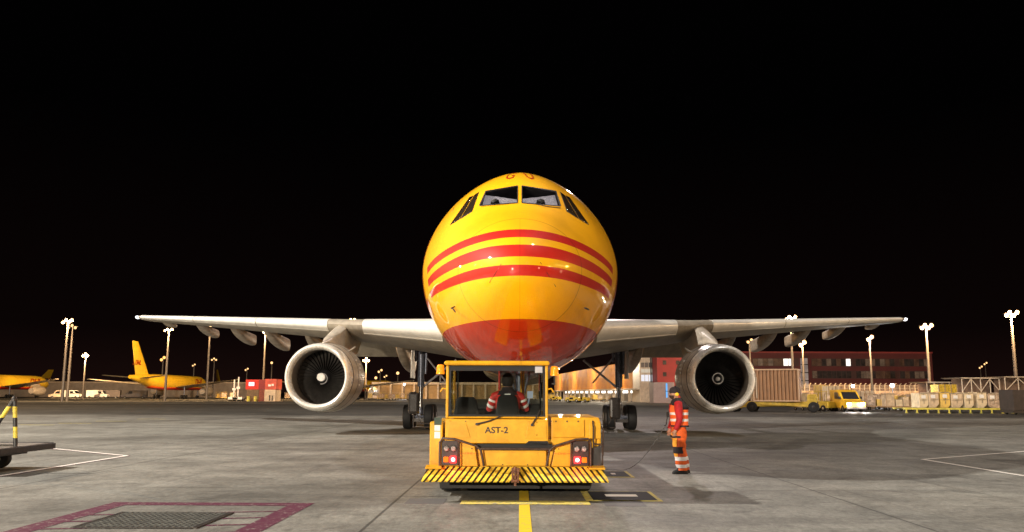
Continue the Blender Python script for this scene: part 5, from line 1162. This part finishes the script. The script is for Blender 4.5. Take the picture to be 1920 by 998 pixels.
for k, (px, py, lb) in enumerate(((1676, 760, 'loaded cart at the left end of the cart row right of the white light'), (1697, 761, 'loaded cart in the middle of the row before the container yard'), (1716, 761, 'loaded cart touching the left end of the yellow rack'), (1548, 765, 'beige loaded cart right behind the transporter'), (1562, 763, 'tall loaded cart just left of the yellow van'))):
    p = G(px, py); cart(lb, (p.x, p.y + 3, 0), R(-8 + 6 * k), [(-1.2, -.1, .9 + .1 * (k % 2)), (.0, 1.15, .7 + .2 * (k % 3))], [CREAM, mat('cart_brown', (.35, .22, .12), .6, var=.2), CREAM, mat('cart_ochre', (.55, .36, .12), .5, var=.2), CREAM][k])
for k, (px, Y, lb) in enumerate(((1648, 96, 'film wrapped load left of the white work light by the fence'), (1664, 100, 'low loaded cart under the white work light by the fence'), (1684, 92, 'cart behind the left end of the cart row'), (1706, 94, 'cart with tall load behind the middle of the cart row'), (1728, 96, 'cart behind the left end of the yellow rack'), (1520, 92, 'cart seen over the engine cover of the transporter'), (1583, 90, 'cart just behind the yellow van roof'))):
    x = xz(px, 745, Y)[0]; cart(lb, (x, Y, 0), R(-12 + 7 * k), [(-1.2, -.35, 1.1 + .15 * (k % 3)), (-.2, .5, .7), (.6, 1.2, 1.0)], CREAM if k % 2 else mat('cart_brown', (0, 0, 0)))
# tall box stacks behind the van
for (a_, b2, t0, Y, m_, lb) in ((1537, 1552, 722, 100, ULDM[1], 'tall ochre crate behind the carts left of the van'), (1553, 1575, 724, 98, ULDM[2], 'wide cream crate behind the yellow van'), (1760, 1796, 721, 105, mat('net_yellow', (.62, .42, .04), .7, var=.4, vs=6), 'yellow netted load behind the container row'), (1612, 1640, 733, 104, CREAM, 'low cream box trailer right of the yellow van')):
    x0, x1 = xz(a_, 740, Y)[0], xz(b2, 740, Y)[0]; zt = xz(a_, t0, Y)[1]; t_ = thing('crate', lb, 'crate', ((x0 + x1) / 2, Y, 0)); h2 = (x1 - x0) / 2
    MB().box(-h2, h2, 0, 2, .15, zt).build('box', m_, t_, bevel=.04); q = MB()
    for k in range(4): x = -h2 + .05 + k * (2 * h2 - .1) / 3; q.box(x - .04, x + .04, -.06, -.004, .15, zt)
    q.box(-h2, h2, 0, 2, 0, .149); q.build('batten', mat('batten', (.42, .30, .18), .6, var=.2), t_)
# sheds behind the yard
for (a_, b2, t0, Y, lb) in ((1801, 1880, 708, 112, 'long open shed with sloping cream roof behind the container yard'), (1882, 1990, 706, 110, 'open shed at the right edge behind the container yard'), (1735, 1800, 716, 118, 'low roofed shed behind the yellow netted load')):
    x0, x1 = xz(a_, 740, Y)[0], xz(b2, 740, Y)[0]; zt = xz(a_, t0, Y)[1]; t_ = thing('open_shed', lb, 'shed', ((x0 + x1) / 2, Y, 0), 0, 'sheds behind the container yard'); h2 = (x1 - x0) / 2
    MB().prism([(-h2, zt), (h2, zt), (h2 - .5, zt - .14), (-h2 + .5, zt - .14)], -.2, 5).build('roof', CREAM, t_)
    q = MB()
    n_ = 5
    for k in range(n_):
        x = -h2 + .3 + k * (2 * h2 - .6) / (n_ - 1); q.tube([(x, 0, 0), (x, 0, zt - .15)], .07, 6); 
        if k < n_ - 1: x2 = x + (2 * h2 - .6) / (n_ - 1); q.tube([(x, 0, zt - .2), (x2, 0, zt * .55)] if k % 2 else [(x, 0, zt * .55), (x2, 0, zt - .2)], .06, 6)
    q.build('frame', CREAM, t_)
    MB().box(-h2 + .3, h2 - .3, 2.5, 2.7, zt * .35, zt - .2).build('back_panel', mat('shed_panel', (.20, .13, .09), .7, var=.3, vs=1), t_)
    MB().box(-h2, h2, .3, 2.2, 0, zt * .38).build('stacked_goods', ULDM[3], t_)
# perimeter fence right
x0, x1 = xz(1500, 740, 150)[0], xz(1735, 740, 150)[0]; FN = thing('perimeter_fence', 'pale wall and fence with curved post tops below the red office building', 'fence', (x0, 150, 0)); Lf = x1 - x0
MB().box(0, Lf, .3, .5, 0, xz(1600, 733, 150)[1]).build('wall', mat('fence_wall', (.55, .38, .24), .7, var=.15, vs=.8), FN)
zt = xz(1600, 719, 150)[1]
for k in range(26):
    x = k * Lf / 25; MB().tube([(x, 0, 0), (x, 0, zt - .4), (x + .05, -.15, zt - .1), (x + .2, -.3, zt)], .06, 6).build('post', CREAM, FN)
q = MB()
for k in range(6): q.tube([(0, 0, .6 + k * (zt - .9) / 5), (Lf, 0, .6 + k * (zt - .9) / 5)], .02, 4)
for k in range(160): q.tube([(k * Lf / 159, 0, .2), (k * Lf / 159, 0, zt - .3)], .018, 4)
q.build('mesh', CREAM, FN)
# small work lights
for (px, py, Y, lb) in ((1673, 723, 110, 'low white work light in front of the fence'), (758, 721, 240, 'low white work light left of the left main gear'), (1599, 724, 140, 'faint white work light above the yellow van')):
    x, z = xz(px, py, Y); t_ = thing('work_light', lb, 'lamp', (x, Y, 0)); MB().tube([(0, 0, 0), (0, 0, z - .2)], .05, 6).build('stand', DARK, t_)
    MB().lathe([(-.1, 0), (-.08, .22), (.1, .22), (.14, .1), (.14, 0)], (0, 0, z), 'Y', 14).build('lamp_head', LAMPC, t_)
    lamp('work_light_spill', (0, -.6, z), 1500, (.9, .93, 1), .2, t_)
# grey cabin with blue strip
p0, p1 = G(1226, 757), G(1263, 757); t_ = thing('site_cabin', 'pale grey ribbed cabin with a blue light strip behind the ground handler', 'cabin', ((p0.x + p1.x) / 2, p0.y, 0)); h2 = (p1.x - p0.x) / 2; zt = xz(1240, 717, p0.y)[1]
MB().box(-h2, h2, 0, 5, .1, zt).build('body', mat('cabin_grey', (.36, .29, .29), .6, var=.12, vs=1), t_); q = MB()
for k in range(16): x = -h2 + .1 + k * (2 * h2 - .3) / 16; q.box(x, x + .08, -.05, -.004, .1, zt)
q.build('rib', mat('cabin_rib', (.30, .24, .24), .6, var=.1), t_); bx = xz(1250, 740, p0.y)[0] - t_.location.x
MB().box(bx - .12, bx + .14, -.12, -.055, zt * .28, zt * .95).build('light_strip', glow('blue_strip', (.08, .38, .85), 1.4), t_)
# yellow baggage tractors near the warehouse and other small vehicles
def tractor(label, loc, rz, m):
    t_ = thing('baggage_tractor', label, 'tractor', loc, rz, 'small yellow baggage tractors')
    MB().prism([(0, .35), (0, .95), (1.1, 1.05), (1.15, .6), (1.9, .6), (1.95, 1.0), (2.7, 1.0), (2.7, .35)], -.65, .65, 'X').build('body', m, t_, bevel=.04)
    MB().box(-.4, .4, 1.5, 1.9, .6, .95).build('seat', BLACK, t_); car_wheels(t_, (-.62, .62), (.5, 2.2), .32, .2)
    q = MB(); [q.tube([(sx_, y, 1.0), (sx_, y, 1.95)], .03, 6) for sx_ in (-.6, .6) for y in (1.1, 2.1)]; q.box(-.65, .65, 1.0, 2.2, 1.95, 2.0); q.build('canopy', m, t_)
    return t_
for k, (px, py, lb) in enumerate(((1087, 755, 'small yellow tractor, left one of the pair seen behind the tug'), (1104, 755, 'small yellow tractor, right one of the pair seen behind the tug'), (1050, 752, 'small yellow tractor just right of the tug cab'), (522, 748, 'small tractor between the red containers and the left engine'), (1560, 772, 'small yellow tractor half hidden behind the van'))):
    p = G(px, py); tractor(lb, (p.x, p.y, 0), R(70 - 10 * k), mat('tractor_yellow', (.66, .48, .05), .4, var=.15))
for k, (px, py, lb) in enumerate(((1068, 753, 'cart beside the yellow tractors seen behind the tug'), (1122, 752, 'cart right of the yellow tractors left of the right main gear'), (1040, 751, 'loaded cart beyond the cab right post'), (742, 750, 'box cart left of the left main gear'), (722, 750, 'box cart beside the small distant freighter'), (548 - 0, 749, 'cart hidden beside the left engine edge'))):
    p = G(px, py); cart(lb, (p.x, p.y, 0), R(15 * k), [(-1.2, -.1, 1.0), (.0, 1.1, .8)], ULDM[k % 3])
for k, (px, py, lb) in enumerate(((698, 749.5, 'box cart left end of the clutter right of the left engine'), (760, 749.5, 'box cart under the low white work light'), (775, 750, 'box cart touching the left mirror in the background'), (1002, 750, 'loaded cart seen through the right half of the cab window'), (1145, 751, 'loaded cart behind the right main gear strut'), (1160, 750.5, 'loaded cart right of the right main gear strut'), (440, 749, 'cart left of the upright loader arms'), (420, 749, 'cart under the wing of the parked freighter'))):
    p = G(px, py); cart(lb, (p.x, p.y, 0), R(20 * k), [(-1.2, -.1, 1.1), (.0, 1.1, .6 + .1 * (k % 4))], ULDM[k % 3])
# left service vehicles along the far lane
for k, (px, lb, m_) in enumerate(((92, 'pale service van right of the leftmost freighter', CREAM), (152, 'white service van between the masts and the tail fin', WHITE), (178, 'dark service van left of the large white one', mat('van_dark', (.10, .08, .07), .5, var=.1)), (205, 'large white van near the yellow tail', WHITE), (228, 'small dark van closest to the yellow tail', mat('van_dark', (0, 0, 0))))):
    x = xz(px, 745, 225)[0]; van(lb, (x, 225, 0), R(80 if k % 2 else -75), m_, lights=False, group='service vans parked on the far lane', L_=6.2)
# red and cream containers at left
for k, (a_, b2, t0, t1, m_, lb) in enumerate(((461, 485, 712, 730, REDP, 'red upper container with a bright white panel'), (485, 497, 712, 730, mat('dark_red_box', (.30, .02, .02), .5, var=.1), 'dark red narrow upper container in the middle of the stack'), (497, 518, 711, 729, mat('salmon_red_box', (.65, .10, .06), .5, var=.15, vs=1), 'light red upper container with small white marks'),
        (463, 485, 731, 746, mat('brown_box', (.16, .10, .05), .6, var=.3), 'brown lower container with yellow barrels before it'), (486, 496, 730, 746, mat('dull_red_box', (.22, .05, .03), .6, var=.2), 'dull narrow lower container in the middle of the stack'), (496, 516, 730, 746, CREAM, 'cream lower container under the light red one'))):
    Y = 170; x0, z1 = xz(a_, t0, Y); x1, z0 = xz(b2, t1, Y); z0 = max(z0, 0) if k < 3 else 0
    if k < 3: z0 = xz(480, 730.4, Y)[1]
    else: z1 = xz(480, 730.8, Y)[1]
    t_ = thing('stacked_container', lb, 'container', ((x0 + x1) / 2, Y, z0), 0, 'stacked containers left of the left engine'); h2 = (x1 - x0) / 2 - .03
    MB().box(-h2, h2, 0, 4, 0, z1 - z0).build('shell', m_, t_); q = MB()
    for j in range(8): x = -h2 + .1 + j * (2 * h2 - .25) / 8; q.box(x, x + .07, -.05, -.004, .1, z1 - z0 - .1)
    q.build('rib', m_, t_)
    if k == 0: MB().box(-h2 * .5, h2 * .3, -.12, -.055, .7, 1.4).build('lit_panel', glow('lit_panel', (.85, .85, 1), 2.2), t_)
    if k == 2: MB().box(-h2 * .4, h2 * .1, -.12, -.055, .6, 1.0).box(h2 * .2, h2 * .6, -.12, -.055, .7, 1.1).build('white_mark', WHITE, t_)
    if k == 5: MB().box(-h2 * .1, h2 * .1, -.1, -.055, .1, 1.2).box(h2 * .4, h2 * .6, -.1, -.055, .1, 1.1).build('door_mark', DARK, t_)
for px, lb in ((479, 'yellow barrel in front of the brown lower container, right one'), (466, 'yellow barrel in front of the brown lower container, left one')):
    x = xz(px, 745, 168)[0]; t_ = thing('barrel', lb, 'barrel', (x, 168, 0), 0, 'yellow barrels before the containers'); MB().lathe([(0, 0), (0, .28), (.3, .30), (.33, .32), (.36, .30), (.9, .30), (.93, .32), (.96, .28), (.96, 0)], (0, 0, 0), 'Z', 16).build('drum', RY, t_, smooth=True); MB().lathe([(.96, 0), (.96, .05), (.99, .05), (.99, 0)], (.15, 0, 0), 'Z', 8).build('bung', DARK, t_)
for px, t0, lb in ((440, 712, 'white upright loader arm, left one beside the red containers'), (448, 707, 'white upright loader arm, right one beside the red containers')):
    x, z = xz(px, t0, 172); t_ = thing('belt_loader', lb, 'loader', (x, 172, 0), 0, 'upright loaders beside the red containers'); MB().tube([(0, 0, .5), (0, 0, z)], .14, 6).box(-.35, .35, -.1, .1, z * .5, z * .6).build('arm', WHITE, t_); MB().box(-1, 1, -.5, 1.5, .3, .8).build('chassis', WHITE, t_, bevel=.05); car_wheels(t_, (-.9, .9), (-.1, 1.1), .3, .2)

bpy.context.view_layer.update()
print('objects', len(bpy.data.objects))
